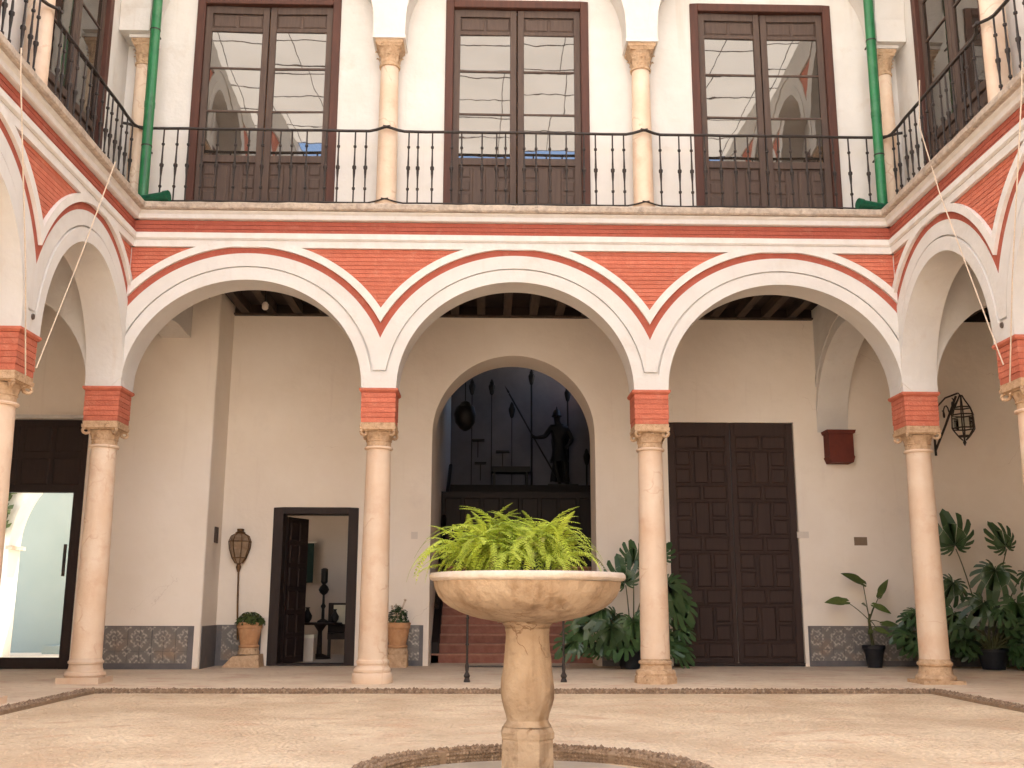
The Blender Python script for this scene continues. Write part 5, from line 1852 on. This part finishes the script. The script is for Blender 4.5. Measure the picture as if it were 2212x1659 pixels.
rim.lathe([(.568, 1.140), (.592, 1.147), (.603, 1.160), (.602, 1.178), (.590, 1.191), (.56, 1.193), (.535, 1.182), (.50, 1.14), (.40, 1.06), (.2, 1.02), (.02, 1.01)], 72, cap=False, wob=.006)
part('rim', rim, 'fountrim', ft, smooth=50)
ped = MB()
ped.lathe([(.146, .295), (.133, .312), (.126, .330), (.134, .365), (.151, .41), (.162, .455), (.165, .51), (.160, .57), (.150, .63), (.145, .685), (.140, .73), (.139, .75), (.136, .79), (.134, .835), (.140, .858), (.130, .87), (.138, .882), (.158, .892), (.152, .906)], 14, wob=.018)
part('baluster', ped, 'fount', ft, smooth=28)
lv = MB()
acanthus(lv, .118, .845, .055, 4, wdt=.04)
part('carved_leaves', lv, 'fount', ft, smooth=50)
pb_ = MB()
pb_.lathe([(.170, GZ - .02), (.168, .0), (.165, .02), (.163, .20), (.160, .222), (.167, .232), (.170, .262), (.158, .284), (.148, .292)], 8, wob=.03)
part('pedestal_block', pb_, 'fount', ft)
# ring kerb of pebbles round the fountain
RR = 1.09
rg = MB()
def ringprof(a):
    return 1
rg.lathe([(RR - .13, GZ - .02), (RR - .13, .025), (RR - .12, .04), (RR - .02, .045), (RR, .03), (RR + .005, GZ - .02)], 96, cap=False, wob=.01)
rk = part('fountain_ring', rg, 'pebgrout', None, (RX, FY, 0), smooth=40)
tag(rk, 'round raised kerb of cemented pebbles encircling the fountain foot', 'kerb')
pb2 = MB()
a = 0
while a < 2 * PI:
    skip = abs(((a * 180 / PI) % 36) - 18) < 1.2
    for q in range(5):
        rr = RR - .115 + q * .026
        zz = .045 if 0 < q < 4 else .035
        if not skip:
            aa = a + random.uniform(-.006, .006)
            pebble(pb2, rr * math.cos(aa), rr * math.sin(aa), zz + random.uniform(-.006, .006), random.uniform(.011, .021), random.uniform(.012, .019), random.uniform(.012, .022), aa)
    if not skip:
        for sgn in (0, 1):
            rr = RR + .004 if sgn else RR - .132
            for zq in (.02, -.005, -.03):
                pebble(pb2, rr * math.cos(a), rr * math.sin(a), zq, .009, .014, .012, a)
    a += .026
o = part('ring_pebbles', pb2, 'peb', rk, (0, 0, 0), merge=False, smooth=60)
o['kind'] = 'stuff'
pool = MB().lathe([(.02, -.03), (.3, -.031), (.6, -.033), (RR - .128, -.035)], 64, cap=False)
po = part('fountain_pool', pool, 'basinfloor', None, (RX, FY, 0.0), smooth=40)
po['kind'] = 'structure'

# fern in the bowl
def frond(n, L, seed, curve):
    n = 34
    random.seed(seed)
    mbx = MB()
    pts = []
    for i in range(n + 1):
        t_ = i / n
        y = L * (t_ - .22 * curve * t_ ** 3)
        z = L * (curve * .70 * (t_ - 1.25 * t_ * t_))
        pts.append(Vector((0.02 * math.sin(t_ * 4 + seed), y, z)))
    mbx.tube(pts, .0035, 3, .0015)
    for i in range(2, n):
        t_ = i / n
        ll = L * .085 * (math.sin(PI * (t_ * .93 + .06)) ** .65)
        d = (pts[i + 1] - pts[i - 1]).normalized()
        for s in (-1, 1):
            side = Vector((s, 0, 0))
            dr = (side * .93 + d * .40 + Vector((0, 0, random.uniform(-.35, .15)))).normalized()
            wv = d * (L / n * .30)
            p = pts[i]
            q = p + dr * ll
            drp = Vector((0, 0, -ll * .22))
            mbx.add([p - wv, p + wv, p + dr * ll * .6 + wv * .8 + drp * .3, q + drp, p + dr * ll * .6 - wv * .8 + drp * .3], [(0, 1, 2, 3, 4)])
    return mbx.mesh('frond', M['fern'], 60, merge=False)
fr_ms = [frond(26, 1.0, k, c_) for k, c_ in enumerate((.7, 1.0, 1.35, 1.75, 2.1))]
fn = thing('fern', 'bright green fern spilling over the fountain bowl', 'fern', (FX - .09, FY, 1.11))
part('pot', MB().lathe([(.13, -.06), (.17, .12), (.18, .13), (.18, .16), (.15, .16), (.14, .12)], 18), 'bpot', fn, (.08, 0, 0), smooth=40)
random.seed(5)
fr_old = [q.copy() for q in fr_ms]
for q in fr_old:
    q.materials.clear()
    q.materials.append(M['fernold'])
for k in range(520):
    a = random.uniform(0, 2 * PI)
    u = random.random()
    el = R(80) * (1 - u ** .7) + R(2)
    L = random.uniform(.30, .54) * (1.12 if abs(math.cos(a)) > .6 else .95)
    if u < .22: L *= random.uniform(.85, 1.05)
    cx_ = random.uniform(-.26, .26)
    cy_ = random.uniform(-.16, .16)
    o = link('frond', (fr_old if random.random() < .10 else fr_ms)[random.randrange(5)], fn, (cx_, cy_, .07 + random.uniform(0, .05)))
    d = Vector((math.cos(a) * math.cos(el), math.sin(a) * math.cos(el), math.sin(el)))
    nrm = Vector((random.uniform(-.25, .25) - .3 * math.cos(a) * math.sin(el), random.uniform(-.25, .25) - .3 * math.sin(a) * math.sin(el), 1))
    orient(o, (cx_, cy_, .07 + random.uniform(0, .05)), d, nrm, L)
# ivy on the pier beyond the glass door
iv = MB()
random.seed(9)
for k in range(420):
    x = -9.44 + random.gauss(0, .09) - .03 * abs(random.gauss(0, 1))
    z = random.uniform(2.25, 3.6)
    x += .05 * math.sin(z * 2.3)
    c_ = Vector((x, 5.93 - random.uniform(0, .12), z))
    s = random.uniform(.05, .09)
    n_ = Vector((random.uniform(-.5, .5), -1, random.uniform(-.2, .8))).normalized()
    u = n_.orthogonal().normalized()
    v = n_.cross(u)
    iv.add([c_ - u * s, c_ - v * s * .7, c_ + u * s, c_ + v * s * .7], [(0, 1, 2, 3)])
o = part('ivy', iv, 'leafmid', merge=False)
tag(o, 'green climbing ivy on the white pier beyond the glass door', 'ivy', kind='stuff')
